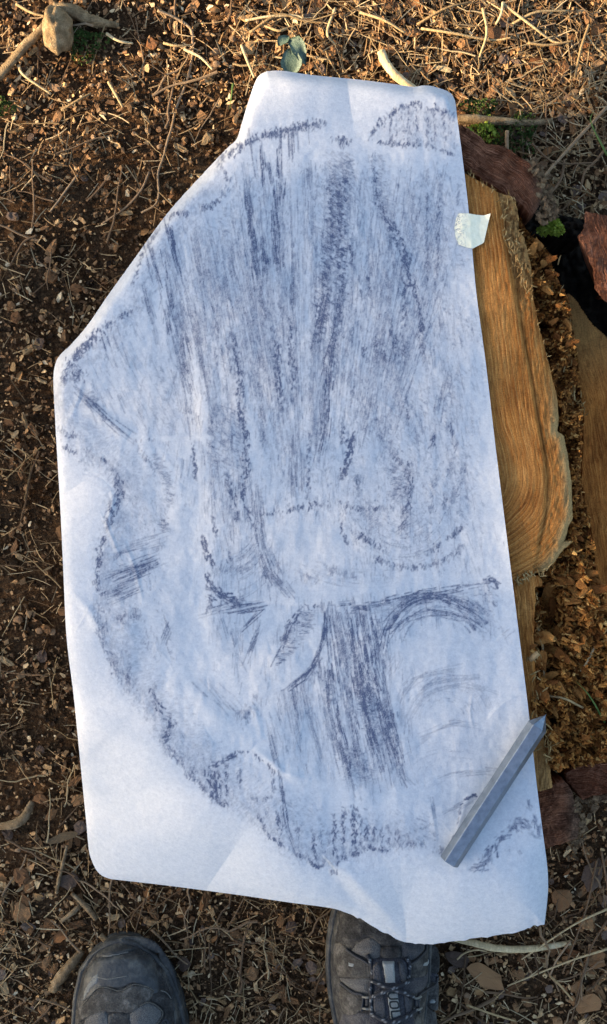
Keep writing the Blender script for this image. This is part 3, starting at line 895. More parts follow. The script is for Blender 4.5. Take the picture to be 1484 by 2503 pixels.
SMUDGE = []
def area(poly, dens, ang=90, style='streak', feather=18):
    poly = np.array(poly, float); lo, hi = poly.min(0), poly.max(0)
    dens = dens * .85
    if style == 'streak': l0, l1, dw = 10, 50, 1.6
    elif style == 'speck': l0, l1, dw = 4, 11, 1.7
    else: l0, l1, dw = 5, 12, 1.7
    A = .5 * abs(np.dot(poly[:, 0], np.roll(poly[:, 1], 1)) - np.dot(poly[:, 1], np.roll(poly[:, 0], 1)))
    n = int(A * dens * .85 / ((l0 + l1) / 2 * dw))
    p = rand_in(poly, n, grg)
    d, _, _, _ = near(p, poly, True)
    a = R(ang); sd_ = int(grg.integers(1000))
    tt = p[:, 0] * math.cos(a) + p[:, 1] * math.sin(a); ss = -p[:, 0] * math.sin(a) + p[:, 1] * math.cos(a)
    clumps = vnoise(ss / 11., tt / 90., sd_) * .55 + vnoise(ss / 30., tt / 60., sd_ + 3) * .45
    keep = (clumps > grg.uniform(.22, .68, n)) & (grg.random(n) < np.clip(d / feather, .12, 1))
    for q, dd_, cl in zip(p[keep], d[keep], clumps[keep]):
        fan = (q[0] - 745) * -.00035 if 84 <= ang <= 92 else 0
        off = -1.0 if style == 'hatch' else 0
        dab(q[0], q[1], grg.uniform(l0, l1), grg.uniform(.6, 1.3) * dw, a + fan + off + grg.normal(0, .08 if style != 'speck' else .3), min(1, (.24 + .42 * dens) * grg.uniform(.3, 1.4) * (.4 + cl)))
    SMUDGE.append((poly, dens, feather))

# overall pencil tone inside the stump outline
core = [(1100, 400), (1000, 390), (700, 400), (560, 470), (420, 640), (330, 800), (300, 1000), (430, 1250), (500, 1600), (700, 1880), (980, 1960), (1200, 1900), (1260, 1600), (1230, 1300), (1170, 800), (1140, 520)]
area(core, .30, 89, 'streak', 60)
area([(560, 400), (900, 380), (1100, 420), (1160, 900), (1150, 1400), (640, 1440), (520, 1250), (480, 800)], .34, 90, 'speck', 50)
area([(380, 600), (560, 430), (640, 760), (640, 1280), (500, 1400), (470, 900)], .55, 81, 'streak', 50)
area([(430, 640), (560, 470), (600, 700), (600, 960), (500, 980)], .45, 80, 'hatch', 40)
area([(600, 430), (800, 400), (790, 700), (740, 1180), (640, 1200), (600, 800)], .42, 87, 'streak', 40)
area([(760, 420), (900, 400), (860, 800), (800, 1200), (730, 1200), (750, 800)], .50, 97, 'hatch', 40)
area([(840, 420), (1130, 420), (1180, 880), (1150, 1230), (870, 1000)], .50, 88, 'streak', 50)
area([(880, 430), (1135, 430), (1170, 700), (1000, 700)], .42, 89, 'hatch', 50)
area([(860, 900), (1190, 880), (1200, 1330), (900, 1380), (820, 1200)], .40, 97, 'hatch', 60)
area([(650, 1640), (790, 1600), (1000, 1900), (960, 1980), (760, 1940), (640, 1820)], .40, 78, 'streak', 40)
area([(640, 1900), (860, 1960), (1100, 1990), (1080, 2070), (850, 2080), (700, 2050)], .35, 88, 'hatch', 30)
area([(270, 1140), (420, 1080), (500, 1300), (480, 1640), (300, 1640), (240, 1430)], .32, 75, 'speck', 40)
area([(160, 950), (330, 780), (470, 900), (460, 1100), (300, 1080), (180, 1100)], .34, 65, 'streak', 30)
area([(380, 1740), (600, 1840), (690, 1900), (560, 1960), (480, 1900), (410, 1820)], .30, 80, 'speck', 20)
def clear(poly, keep=.25, feather=14):
    """places where the sheet bridged a hollow and took little graphite"""
    global G
    poly = np.array(poly, float)
    i0, i1 = [int(np.clip((v - GXs) / GRES, 0, GW)) for v in (poly[:, 0].min(), poly[:, 0].max())]
    j0, j1 = [int(np.clip((v - GYs) / GRES, 0, GH)) for v in (poly[:, 1].min(), poly[:, 1].max())]
    q = np.stack([_gx[j0:j1, i0:i1].ravel() * GRES + GXs, _gy[j0:j1, i0:i1].ravel() * GRES + GYs], 1)
    m = inside(q, poly) * sstep(0, feather, near(q, poly, True)[0])
    G[j0:j1, i0:i1] *= (1 - (1 - keep) * m).reshape(j1 - j0, i1 - i0)
clear([(640, 1270), (820, 1255), (845, 1340), (900, 1400), (780, 1440), (720, 1400), (660, 1370)], .35, 30)
clear([(690, 1425), (860, 1420), (1100, 1400), (1240, 1395), (1240, 1420), (1000, 1440), (800, 1470), (690, 1465)], .15)
clear([(985, 1560), (1040, 1520), (1160, 1530), (1260, 1600), (1270, 1700), (1000, 1640), (960, 1650)], .12, 24)
clear([(420, 1220), (490, 1240), (500, 1640), (420, 1640), (400, 1450)], .30, 24)
clear([(400, 1640), (470, 1660), (620, 1790), (700, 1870), (1000, 1950), (990, 1985), (690, 1905), (590, 1830), (420, 1700)], .15)
clear([(782, 1490), (800, 1490), (785, 1580), (745, 1640), (690, 1690), (640, 1710), (660, 1670), (720, 1620), (760, 1560)], .08, 8)
clear([(640, 1480), (700, 1488), (660, 1600), (620, 1690), (600, 1680), (630, 1580)], .15, 10)
clear([(300, 1066), (580, 1056), (582, 1072), (300, 1086)], .1, 5)
clear([(980, 1650), (1280, 1640), (1290, 1900), (1100, 1960), (1010, 1900)], .35, 30)
clear([(860, 1120), (930, 1100), (930, 1220), (870, 1230)], .4, 20)
# fine lines: the fan of grain over the upper sheet, and the curved saw marks lower down
def fine(pts, val, wid=1.7, brk=.42):
    ln = curve(pts, 8); sd_ = int(grg.integers(1000)); acc = 0
    for a_, b_ in zip(ln[:-1], ln[1:]):
        L_ = math.hypot(*(b_ - a_)); k_ = max(1, int(L_ / 7))
        for j_ in range(k_):
            acc += L_ / k_
            g_ = vnoise(np.array(acc / 22.), np.array(.5), sd_) * .7 + grg.random() * .3
            if g_ < brk: continue
            p_ = a_ + (b_ - a_) * (j_ + .5) / k_
            dab(p_[0] + grg.normal(0, .5), p_[1], L_ / k_ * grg.uniform(.7, 1.6), wid * grg.uniform(.7, 1.3), math.atan2(b_[1] - a_[1], b_[0] - a_[0]), val * grg.uniform(.5, 1.2) * (.5 + g_))
for _ in range(330):
    x0_ = grg.uniform(560, 1125); y0_ = grg.uniform(380, 800); f_ = grg.uniform(.35, .8)
    x1_, y1_ = 760 + (x0_ - 760) * .45, 1240
    fine([(x0_, y0_), (x0_ + (x1_ - x0_) * f_ * .5 + grg.normal(0, 3), y0_ + (y1_ - y0_) * f_ * .5), (x0_ + (x1_ - x0_) * f_, y0_ + (y1_ - y0_) * f_)], grg.uniform(.25, .6))
for _ in range(130):
    x0_ = grg.uniform(400, 640); y0_ = 640 - (x0_ - 400) * .8 + grg.uniform(0, 260); L_ = grg.uniform(80, 330); sl_ = grg.uniform(.16, .26)
    fine([(x0_, y0_), (x0_ + L_ * sl_ * .5, y0_ + L_ * .5), (x0_ + L_ * sl_ * .9, y0_ + L_)], grg.uniform(.25, .65))
def arcs(n, cx_, cy_, rx, ry, r0_, r1_, a0_, a1_, v0, v1, brk=.45):
    for _ in range(n):
        q_ = grg.uniform(r0_, r1_); s_ = grg.uniform(a0_, a1_); e_ = s_ + grg.uniform(15, 60); e_ = min(e_, a1_)
        fine([(cx_ + rx * q_ * math.cos(R(v_)), cy_ + ry * q_ * math.sin(R(v_))) for v_ in np.linspace(s_, e_, 5)], grg.uniform(v0, v1), 1.5, brk)
arcs(80, 1085, 1760, 125, 120, .35, 1.05, 175, 345, .16, .42, .48)
arcs(95, 1078, 1590, 150, 150, .55, .98, 190, 330, .3, .8, .38)
arcs(90, 985, 1200, 165, 190, .35, 1.0, 20, 165, .2, .6, .48)
arcs(20, 985, 1200, 165, 190, .5, 1.0, 165, 200, .2, .5, .45)
arcs(26, 900, 1230, 290, 210, .75, 1.0, 60, 130, .15, .4, .5)
arcs(30, 1110, 1900, 160, 90, .4, 1.1, 185, 300, .1, .3, .5)
arcs(30, 560, 1240, 150, 230, .5, 1.0, 15, 80, .3, .65, .4)
# outline: clumpy broken marks along the rim of the cut
for p, w, i in [([(528, 405), (545, 385), (575, 368), (610, 345), (650, 330), (700, 318), (745, 305), (800, 300)], 10, .85),
                ([(640, 335), (700, 325), (745, 312), (770, 318)], 10, .6),
                ([(905, 345), (912, 325), (925, 308), (960, 277), (1000, 257), (1060, 263), (1112, 285)], 9, .8),
                ([(905, 345), (960, 352), (1020, 355), (1050, 358)], 6, .8), ([(1040, 358), (1060, 362), (1085, 370), (1112, 376)], 5, .7),
                ([(808, 337), (835, 345), (862, 340)], 9, .8), ([(828, 350), (842, 360)], 9, .7),
                ([(545, 486), (530, 492), (510, 503), (490, 512)], 9, .9), ([(470, 518), (445, 522), (420, 527), (408, 540)], 7, .9),
                ([(528, 405), (552, 420), (556, 455), (545, 486)], 7, .55),
                ([(400, 548), (386, 564), (345, 631), (323, 705)], 5, .7), ([(334, 750), (310, 768), (289, 780), (262, 796)], 8, .75),
                ([(270, 795), (248, 808), (225, 830), (204, 851), (189, 866), (170, 892), (155, 935)], 12, .9),
                ([(240, 822), (215, 850), (190, 880)], 8, .7), ([(176, 890), (196, 915), (185, 935)], 15, .7),
                ([(145, 945), (165, 930), (182, 918)], 8, .5), ([(141, 1053), (165, 1060), (186, 1072)], 10, .7), ([(148, 1085), (168, 1098), (188, 1110)], 9, .8),
                ([(208, 1097), (218, 1108)], 8, .7), ([(240, 1115), (262, 1132)], 6, .8),
                ([(268, 1140), (285, 1165), (297, 1198)], 10, .65), ([(297, 1190), (293, 1215), (275, 1255), (266, 1300)], 10, .8),
                ([(266, 1290), (250, 1330), (237, 1395), (240, 1437), (262, 1459)], 8, .85), ([(268, 1225), (262, 1265), (268, 1300)], 6, .7),
                ([(231, 1471), (245, 1520), (256, 1565), (275, 1610), (292, 1651), (325, 1685)], 14, .55),
                ([(400, 1815), (430, 1850), (465, 1895), (520, 1948)], 9, .6), ([(500, 1935), (530, 1960), (560, 1968)], 6, .8),
                ([(610, 1950), (640, 1952), (668, 1948)], 6, .6),
                ([(650, 2034), (677, 2057), (713, 2078), (748, 2101), (788, 2124), (824, 2134)], 4.5, 1.), ([(730, 2085), (760, 2105), (800, 2122)], 7, .6),
                ([(821, 2100), (850, 2092), (876, 2088), (906, 2072), (939, 2080), (977, 2075)], 8, .75), ([(977, 2070), (1010, 2065), (1040, 2062)], 7, .5),
                ([(1060, 2075), (1090, 2085)], 9, .45)]:
    stroke(p, w, i, 'dash')
# a softer worn band inside the left and lower rim
band = [(170, 905), (150, 980), (200, 1105), (275, 1140), (300, 1200), (262, 1330), (252, 1440), (262, 1540), (305, 1650), (360, 1720), (415, 1810), (480, 1880), (540, 1945), (640, 2000), (700, 2060), (800, 2100), (880, 2070), (1000, 2050)]
stroke(band, 24, .27, 'dash'); stroke([(p_[0] + 28, p_[1] - 12) for p_ in band], 34, .20, 'hatch')
stroke([(540, 420), (440, 560), (350, 720), (270, 830), (190, 900)], 30, .24, 'dash')
# upper right lobe of bark
area([(905, 345), (925, 308), (960, 277), (1000, 257), (1060, 263), (1116, 285), (1122, 380), (1060, 365), (960, 355)], .62, 90, 'speck', 8)
for xx in (955, 998, 1020, 1045, 1062, 1085): stroke([(xx, 270), (xx + 2, 352)], 4, .6, 'dash')
# streaks from the upper rim
for p, w, i in [([(598, 420), (606, 470), (615, 522)], 5, .6), ([(612, 342), (618, 380), (624, 425)], 5, .9), ([(637, 338), (641, 400), (646, 456)], 6, .95),
                ([(657, 395), (662, 425), (667, 455)], 5, .85), ([(683, 328), (683, 380), (685, 435)], 6, .9), ([(714, 335), (715, 404)], 5, .85), ([(727, 320), (729, 365)], 4, .7),
                ([(755, 310), (757, 345)], 4, .7), ([(667, 458), (672, 540), (680, 650)], 9, .95), ([(692, 437), (690, 484)], 8, .6), ([(604, 465), (612, 540), (632, 700), (653, 775)], 10, .75),
                ([(640, 589), (645, 630), (649, 676)], 7, .85), ([(714, 600), (716, 724), (724, 812)], 7, .6), ([(754, 412), (756, 471)], 6, .5),
                ([(408, 541), (418, 595), (431, 655)], 9, .95), ([(367, 609), (378, 655), (391, 700)], 8, .9), ([(401, 620), (407, 655), (412, 690)], 6, .8),
                ([(353, 700), (362, 740), (371, 775)], 9, .6), ([(408, 690), (423, 765), (446, 873), (470, 960)], 13, .7), ([(430, 660), (450, 760), (480, 880)], 10, .55),
                ([(505, 570), (520, 650), (538, 730)], 18, .45), ([(560, 600), (575, 680), (592, 750)], 8, .55), ([(470, 560), (500, 720)], 14, .35),
                ([(371, 775), (378, 810), (384, 840)], 6, .45), ([(480, 780), (500, 900), (530, 1010)], 9, .5)]:
    stroke(p, w, i, 'streak')
for p, w, i in [([(568, 810), (578, 860), (588, 925), (583, 996), (598, 1044), (602, 1145), (594, 1219), (628, 1294)], 9, .9), ([(674, 805), (677, 860), (682, 925), (692, 1010)], 9, .9),
                ([(703, 765), (712, 850), (716, 920), (713, 985)], 8, .75), ([(685, 730), (690, 800)], 7, .5), ([(628, 900), (640, 1000), (645, 1100)], 8, .5), ([(560, 820), (575, 930)], 9, .5)]:
    stroke(p, w, i, 'dash')
# the two central bands
for p, w, i, s in [([(812, 391), (817, 488), (805, 606), (796, 690), (783, 775), (775, 845)], 11, .85, 'hatch'), ([(851, 375), (842, 480), (828, 606), (836, 712), (826, 796), (800, 905)], 10, .8, 'hatch'),
                   ([(832, 370), (826, 490), (812, 620)], 22, .5, 'hatch'), ([(800, 700), (785, 780), (772, 850)], 9, .95, 'streak'), ([(838, 700), (826, 796), (806, 890), (798, 981), (791, 1053), (778, 1118)], 9, .95, 'streak'),
                   ([(815, 640), (800, 740)], 16, .5, 'hatch'), ([(859, 585), (861, 620), (862, 657)], 6, .9, 'dash'), ([(850, 645), (868, 650)], 7, .8, 'solid'), ([(870, 430), (850, 470), (840, 500)], 12, .45, 'hatch'),
                   ([(757, 1053), (753, 1154), (752, 1225)], 6, .7, 'dash'), ([(711, 1061), (715, 1140), (720, 1215)], 10, .6, 'streak'), ([(735, 1090), (742, 1210)], 9, .45, 'streak'), ([(780, 950), (765, 1080)], 16, .4, 'streak')]:
    stroke(p, w, i, s)
# the slanting band on the right and the marks around it
for p, w, i, s in [([(910, 370), (923, 471), (940, 530), (978, 610), (1007, 690), (1024, 754), (1032, 817), (1038, 885)], 8, .85, 'dash'), ([(957, 534), (975, 575), (990, 606), (1002, 655)], 6, .8, 'dash'),
                   ([(920, 380), (930, 470), (945, 540)], 16, .4, 'hatch'), ([(1045, 412), (1044, 560), (1045, 720)], 5, .55, 'dash'), ([(1075, 420), (1072, 560), (1064, 724)], 6, .55, 'dash'),
                   ([(1121, 445), (1119, 510)], 6, .4, 'dash'), ([(902, 655), (903, 726)], 8, .75, 'dash'), ([(880, 660), (880, 730)], 6, .6, 'dash'), ([(945, 660), (950, 740)], 7, .5, 'dash'),
                   ([(982, 655), (988, 760), (988, 817), (985, 885)], 9, .7, 'dash'), ([(952, 770), (960, 830), (970, 890)], 9, .65, 'dash'), ([(864, 765), (855, 855)], 5, .5, 'dash'), ([(892, 840), (893, 885)], 6, .7, 'dash'),
                   ([(918, 820), (918, 895)], 7, .75, 'dash'), ([(935, 830), (940, 895)], 8, .7, 'dash'), ([(955, 850), (1000, 860)], 12, .5, 'hatch')]:
    stroke(p, w, i, s)
area([(900, 810), (1005, 815), (1010, 900), (905, 905)], .6, 90, 'hatch', 14)
area([(1030, 720), (1120, 740), (1190, 790), (1195, 860), (1120, 880), (1040, 800)], .45, 60, 'speck', 20)
# oval rings low on the right
for p, w, i, s in [([(838, 1036), (834, 1087)], 6, .9, 'dash'), ([(863, 1045), (856, 1090), (846, 1137), (840, 1172)], 10, .95, 'solid'), ([(833, 1272), (840, 1310), (855, 1345)], 5, .75, 'dash'),
                   ([(867, 1300), (896, 1319), (925, 1335), (948, 1344)], 9, .8, 'dash'), ([(917, 1361), (955, 1382), (1006, 1387), (1048, 1382), (1100, 1362), (1137, 1331)], 8, .6, 'dash'),
                   ([(915, 1362), (935, 1372)], 8, .8, 'dash'), ([(1050, 1346), (1082, 1331)], 9, .9, 'dash'), ([(1090, 1319), (1112, 1305), (1130, 1287)], 9, .8, 'dash'), ([(1130, 1265), (1115, 1250)], 8, .5, 'dash'),
                   ([(1057, 1055), (1056, 1100)], 9, .75, 'dash'), ([(1103, 1023), (1103, 1085)], 6, .7, 'dash'), ([(1116, 1070), (1108, 1125)], 6, .5, 'dash'), ([(1070, 1155), (1055, 1220), (1050, 1260)], 7, .5, 'dash'),
                   ([(1088, 1200), (1085, 1245)], 7, .6, 'dash'), ([(1105, 1120), (1092, 1190)], 7, .5, 'dash'), ([(1140, 1110), (1125, 1180), (1100, 1230)], 9, .45, 'dash'), ([(947, 1095), (970, 1120), (993, 1146), (1002, 1205), (990, 1264), (972, 1306)], 12, .7, 'dash'),
                   ([(925, 1050), (938, 1085)], 9, .6, 'dash'), ([(960, 1130), (975, 1180), (985, 1215)], 16, .6, 'hatch'), ([(955, 1200), (985, 1225)], 14, .5, 'hatch'), ([(873, 1160), (880, 1215)], 8, .6, 'dash'), ([(993, 969), (998, 1042)], 5, .6, 'dash'),
                   ([(918, 990), (920, 1050)], 7, .55, 'dash'), ([(1090, 926), (1080, 970), (1072, 1015)], 10, .55, 'streak'), ([(895, 1010), (897, 1060)], 6, .5, 'dash'), ([(870, 930), (855, 985)], 6, .5, 'dash'),
                   ([(626, 1258), (690, 1251), (753, 1237), (816, 1230), (880, 1243), (964, 1243)], 6, .75, 'dash'), ([(880, 1250), (930, 1290)], 14, .4, 'hatch'), ([(790, 1380), (830, 1400), (890, 1415)], 9, .4, 'dash'),
                   ([(735, 1400), (760, 1420), (780, 1410)], 10, .4, 'dash')]:
    stroke(p, w, i, s)
# left block
area([(500, 985), (612, 990), (612, 1150), (505, 1155)], .75, 90, 'hatch', 14)
area([(490, 985), (600, 980), (620, 1300), (530, 1330), (495, 1250)], .5, 88, 'streak', 20)
area([(505, 1150), (640, 1150), (690, 1440), (560, 1440), (505, 1380)], .45, 86, 'streak', 24)
for p, w, i, s in [([(628, 1215), (635, 1294), (646, 1350), (669, 1405), (702, 1446)], 12, .75, 'streak'), ([(550, 1150), (568, 1220), (577, 1280)], 9, .7, 'dash'), ([(520, 1257), (528, 1315)], 5, .7, 'dash'),
                   ([(497, 1308), (505, 1350), (521, 1390)], 8, .95, 'solid'), ([(560, 1340), (562, 1385)], 7, .6, 'dash'), ([(506, 1398), (512, 1420), (524, 1440)], 9, .95, 'solid'), ([(520, 1400), (560, 1392), (610, 1390)], 8, .5, 'hatch'),
                   ([(505, 1440), (540, 1458), (595, 1474)], 13, .85, 'solid'), ([(508, 1498), (560, 1484), (632, 1473)], 6, .7, 'streak'), ([(560, 1496), (600, 1490), (643, 1484), (620, 1510), (598, 1532)], 9, .75, 'streak'),
                   ([(510, 1465), (512, 1500)], 9, .6, 'solid'), ([(609, 1603), (622, 1570), (636, 1536)], 8, .6, 'streak'), ([(471, 1078), (475, 1130), (480, 1178)], 6, .75, 'dash'), ([(464, 980), (472, 1060)], 12, .45, 'streak'),
                   ([(196, 959), (225, 990), (256, 1019), (285, 1045), (318, 1068)], 8, .75, 'streak'), ([(210, 950), (240, 985)], 9, .45, 'hatch'), ([(335, 1095), (358, 1122), (380, 1150)], 6, .55, 'dash'), ([(375, 1110), (400, 1150), (412, 1180), (414, 1240)], 9, .5, 'hatch'),
                   ([(398, 1260), (406, 1300)], 10, .65, 'hatch'), ([(320, 1078), (380, 1076)], 3, .6, 'dash'), ([(260, 1424), (320, 1400), (382, 1375)], 15, .75, 'streak'), ([(262, 1400), (320, 1385), (372, 1365)], 8, .6, 'streak'),
                   ([(277, 1348), (330, 1334), (384, 1318)], 9, .55, 'streak'), ([(276, 1362), (300, 1352)], 8, .6, 'dash'), ([(273, 1459), (300, 1448), (328, 1436)], 13, .7, 'streak'), ([(268, 1440), (330, 1418)], 10, .6, 'streak'), ([(380, 1350), (395, 1328)], 10, .6, 'hatch'),
                   ([(277, 1514), (310, 1508), (345, 1498)], 14, .55, 'dash'), ([(320, 1490), (340, 1510)], 10, .5, 'dash'), ([(316, 1618), (313, 1675)], 9, .6, 'dash'), ([(403, 1512), (410, 1535), (402, 1557)], 6, .65, 'streak'),
                   ([(345, 1565), (365, 1580)], 8, .5, 'dash'), ([(300, 1585), (320, 1600)], 9, .4, 'dash'), ([(375, 1677), (384, 1720), (400, 1745), (418, 1757)], 9, .85, 'solid'), ([(420, 1757), (412, 1790), (398, 1818)], 12, .9, 'dash'),
                   ([(440, 1845), (442, 1865)], 7, .8, 'dash'), ([(475, 1870), (465, 1900)], 9, .6, 'dash'), ([(515, 1875), (520, 1915), (527, 1962)], 12, .95, 'solid'), ([(536, 1885), (543, 1968)], 5, .9, 'dash'), ([(553, 1868), (555, 1966)], 5, .85, 'dash'),
                   ([(516, 1873), (545, 1860), (578, 1845)], 8, .8, 'solid'), ([(534, 1860), (578, 1842), (612, 1840), (645, 1864), (688, 1898)], 4, .85, 'dash'), ([(587, 1880), (586, 1928)], 6, .6, 'dash'), ([(668, 1885), (667, 1942)], 6, .65, 'dash'),
                   ([(688, 1903), (695, 1994), (706, 2040), (719, 2078)], 6, .95, 'streak'), ([(678, 1983), (682, 2020), (687, 2052)], 6, .9, 'dash'), ([(632, 1981), (640, 2010), (650, 2032)], 5, .7, 'dash'), ([(656, 1975), (650, 2000)], 6, .5, 'dash'),
                   ([(725, 2010), (735, 2090)], 4, .6, 'dash'), ([(762, 2030), (768, 2070), (775, 2116)], 5, .85, 'dash'), ([(782, 2020), (790, 2085)], 4, .7, 'dash'), ([(800, 2030), (806, 2092)], 4, .6, 'dash'), ([(815, 1992), (818, 2060), (823, 2120)], 6, .85, 'dash'),
                   ([(842, 1975), (840, 2030), (838, 2078)], 6, .8, 'dash'), ([(863, 1968), (866, 2020), (869, 2084)], 9, .85, 'dash'), ([(880, 1990), (882, 2075)], 5, .7, 'dash'), ([(897, 2008), (897, 2068)], 6, .7, 'dash'), ([(912, 2015), (914, 2066)], 5, .7, 'dash'), ([(927, 2018), (935, 2076)], 7, .65, 'dash'),
                   ([(950, 2020), (952, 2072)], 6, .55, 'dash'), ([(969, 2022), (973, 2076)], 6, .6, 'dash'), ([(994, 2035), (1015, 2075)], 12, .4, 'dash')]:
    stroke(p, w, i, s)
area([(340, 1235), (412, 1230), (416, 1300), (345, 1300)], .5, 90, 'hatch', 16)
area([(512, 1515), (600, 1510), (640, 1540), (600, 1630), (520, 1625)], .7, 70, 'streak', 24)
area([(430, 1640), (560, 1660), (600, 1740), (560, 1760), (480, 1700)], .45, 50, 'streak', 24)
area([(290, 855), (345, 862), (360, 905), (300, 920)], .6, 62, 'streak', 12)
area([(345, 880), (440, 880), (440, 1060), (360, 1050)], .42, 82, 'hatch', 24)
for k, (a, b) in enumerate([((250, 828), (262, 868)), ((262, 824), (276, 862)), ((276, 815), (290, 852)), ((288, 808), (300, 848))]): stroke([a, b], 3.5, .8, 'streak')
stroke([(578, 1764), (595, 1752), (612, 1728)], 14, .55, 'hatch'); stroke([(623, 1700), (630, 1735)], 9, .5, 'dash'); stroke([(659, 1797), (668, 1825), (678, 1862)], 8, .7, 'streak')
# the long bundle of grain in the lower middle
for p, w, i in [([(795, 1484), (806, 1590), (816, 1700), (838, 1820), (862, 1930)], 11, .8), ([(818, 1484), (838, 1600), (858, 1760), (890, 1920)], 14, .6), ([(850, 1480), (868, 1580), (884, 1680), (912, 1800), (936, 1900)], 14, .8),
                ([(880, 1478), (896, 1570), (915, 1660), (945, 1780), (985, 1900)], 15, .85), ([(905, 1476), (920, 1560), (930, 1640)], 12, .7), ([(956, 1716), (966, 1800), (982, 1893), (1000, 1920)], 7, .85), ([(935, 1600), (945, 1700), (956, 1780)], 10, .55),
                ([(780, 1560), (790, 1680), (815, 1800), (840, 1900)], 10, .6), ([(715, 1640), (722, 1700), (735, 1790)], 8, .55), ([(735, 1650), (760, 1760), (790, 1860)], 10, .45), ([(690, 1690), (705, 1780)], 9, .35), ([(655, 1760), (670, 1830)], 9, .4)]:
    stroke(p, w, i, 'streak')
for p, w, i in [([(876, 1640), (890, 1700), (905, 1750)], 16, .75), ([(800, 1640), (812, 1720)], 10, .6), ([(850, 1560), (870, 1640)], 14, .45), ([(905, 1740), (930, 1830)], 18, .45), ([(850, 1820), (890, 1920)], 24, .45)]:
    stroke(p, w, i, 'hatch')
area([(790, 1484), (900, 1478), (925, 1600), (1000, 1900), (960, 1960), (860, 1940), (800, 1700)], .5, 78, 'streak', 24)
stroke([(786, 1520), (782, 1574), (771, 1610), (735, 1654), (690, 1681)], 7, .85, 'streak'); stroke([(776, 1600), (740, 1660)], 14, .5, 'hatch')
area([(735, 1485), (784, 1484), (768, 1540), (720, 1610), (672, 1640), (668, 1620), (695, 1540)], .75, 62, 'hatch', 8)
stroke([(735, 1490), (705, 1530), (694, 1565)], 7, .8, 'solid'); stroke([(730, 1486), (784, 1482)], 4, .8, 'dash')
stroke([(803, 1484), (863, 1478), (922, 1473), (1006, 1452), (1090, 1443), (1178, 1429)], 6, .85, 'streak'); stroke([(863, 1484), (900, 1484)], 12, .95, 'solid'); stroke([(880, 1490), (884, 1520)], 14, .7, 'streak')
area([(905, 1476), (1010, 1452), (1190, 1430), (1215, 1460), (1100, 1470), (1000, 1490), (950, 1560), (930, 1560)], .7, -8, 'streak', 7)
for p, w, i in [([(936, 1592), (945, 1545), (964, 1512), (1006, 1475), (1069, 1461), (1133, 1482), (1175, 1512)], 8, .9), ([(955, 1560), (975, 1528), (1015, 1502), (1069, 1494), (1133, 1508), (1175, 1535)], 5, .7), ([(980, 1538), (1015, 1514), (1069, 1507), (1120, 1516)], 4, .6),
                ([(945, 1520), (980, 1478), (1040, 1456), (1110, 1462), (1180, 1490)], 9, .6), ([(1008, 1470), (1050, 1455), (1090, 1450)], 7, .85)]:
    stroke(p, w, i, 'streak')
area([(1130, 1440), (1215, 1435), (1225, 1560), (1180, 1570), (1120, 1500)], .5, 40, 'speck', 16)
stroke([(1186, 1424), (1204, 1420), (1218, 1434)], 9, .9, 'solid'); stroke([(1195, 1435), (1206, 1462), (1210, 1480)], 4, .7, 'dash')
for p, w, i in [([(985, 1775), (982, 1708), (1005, 1670), (1032, 1653), (1108, 1636)], 8, .32), ([(1010, 1720), (1050, 1675), (1100, 1660), (1160, 1656)], 8, .36), ([(1040, 1700), (1090, 1682), (1150, 1678), (1230, 1700)], 6, .32), ([(1000, 1760), (1020, 1720), (1040, 1690)], 9, .26),
                ([(1050, 1790), (1110, 1768), (1180, 1778)], 7, .34), ([(1070, 1908), (1100, 1895), (1180, 1885), (1220, 1888)], 5, .42), ([(1020, 1830), (1060, 1800)], 9, .25), ([(960, 1640), (975, 1610)], 8, .3), ([(1230, 1560), (1250, 1545)], 6, .4),
                ([(1100, 1985), (1130, 1970), (1150, 1958)], 9, .5), ([(1060, 1960), (1068, 2010)], 6, .45)]:
    stroke(p, w, i, 'streak')
# the pale lens-shaped hollow left of the bundle, with its hatched core
clear([(786, 1488), (796, 1500), (786, 1585), (752, 1642), (695, 1688), (648, 1704), (655, 1672), (712, 1632), (752, 1578), (772, 1520)], .06, 7)
clear([(728, 1490), (700, 1500), (668, 1560), (640, 1620), (640, 1560), (672, 1490)], .2, 10)
area([(735, 1488), (770, 1488), (756, 1545), (712, 1606), (674, 1632), (672, 1610), (698, 1540)], .95, 62, 'hatch', 4)
stroke([(733, 1490), (708, 1526), (696, 1562), (676, 1606)], 4.5, .85, 'streak')
stroke([(797, 1496), (788, 1574), (757, 1640), (700, 1688)], 5, .9, 'streak')
# brushed smear at the lower right corner and the small tear
for p, w, i in [([(1150, 2122), (1176, 2117), (1196, 2092)], 13, .55), ([(1190, 2100), (1214, 2056), (1240, 2040)], 14, .62), ([(1225, 2045), (1252, 2033), (1262, 2008)], 11, .62), ([(1258, 2010), (1280, 2015), (1296, 2026)], 15, .55), ([(1302, 1992), (1312, 2015), (1318, 2045)], 7, .6), ([(1288, 1945), (1296, 1975)], 7, .45),
                ([(1240, 2078), (1246, 2085)], 7, .5), ([(1268, 2080), (1274, 2088)], 6, .45), ([(1296, 2035), (1325, 2050)], 7, .35)]:
    stroke(p, w, i, 'solid')
stroke([(1112, 1990), (1128, 1968), (1140, 1953), (1158, 1944), (1166, 1950)], 4, 1.25, 'solid')
stroke([(1128, 1968), (1118, 2010), (1100, 2062), (1078, 2080)], 2.6, .7, 'dash')
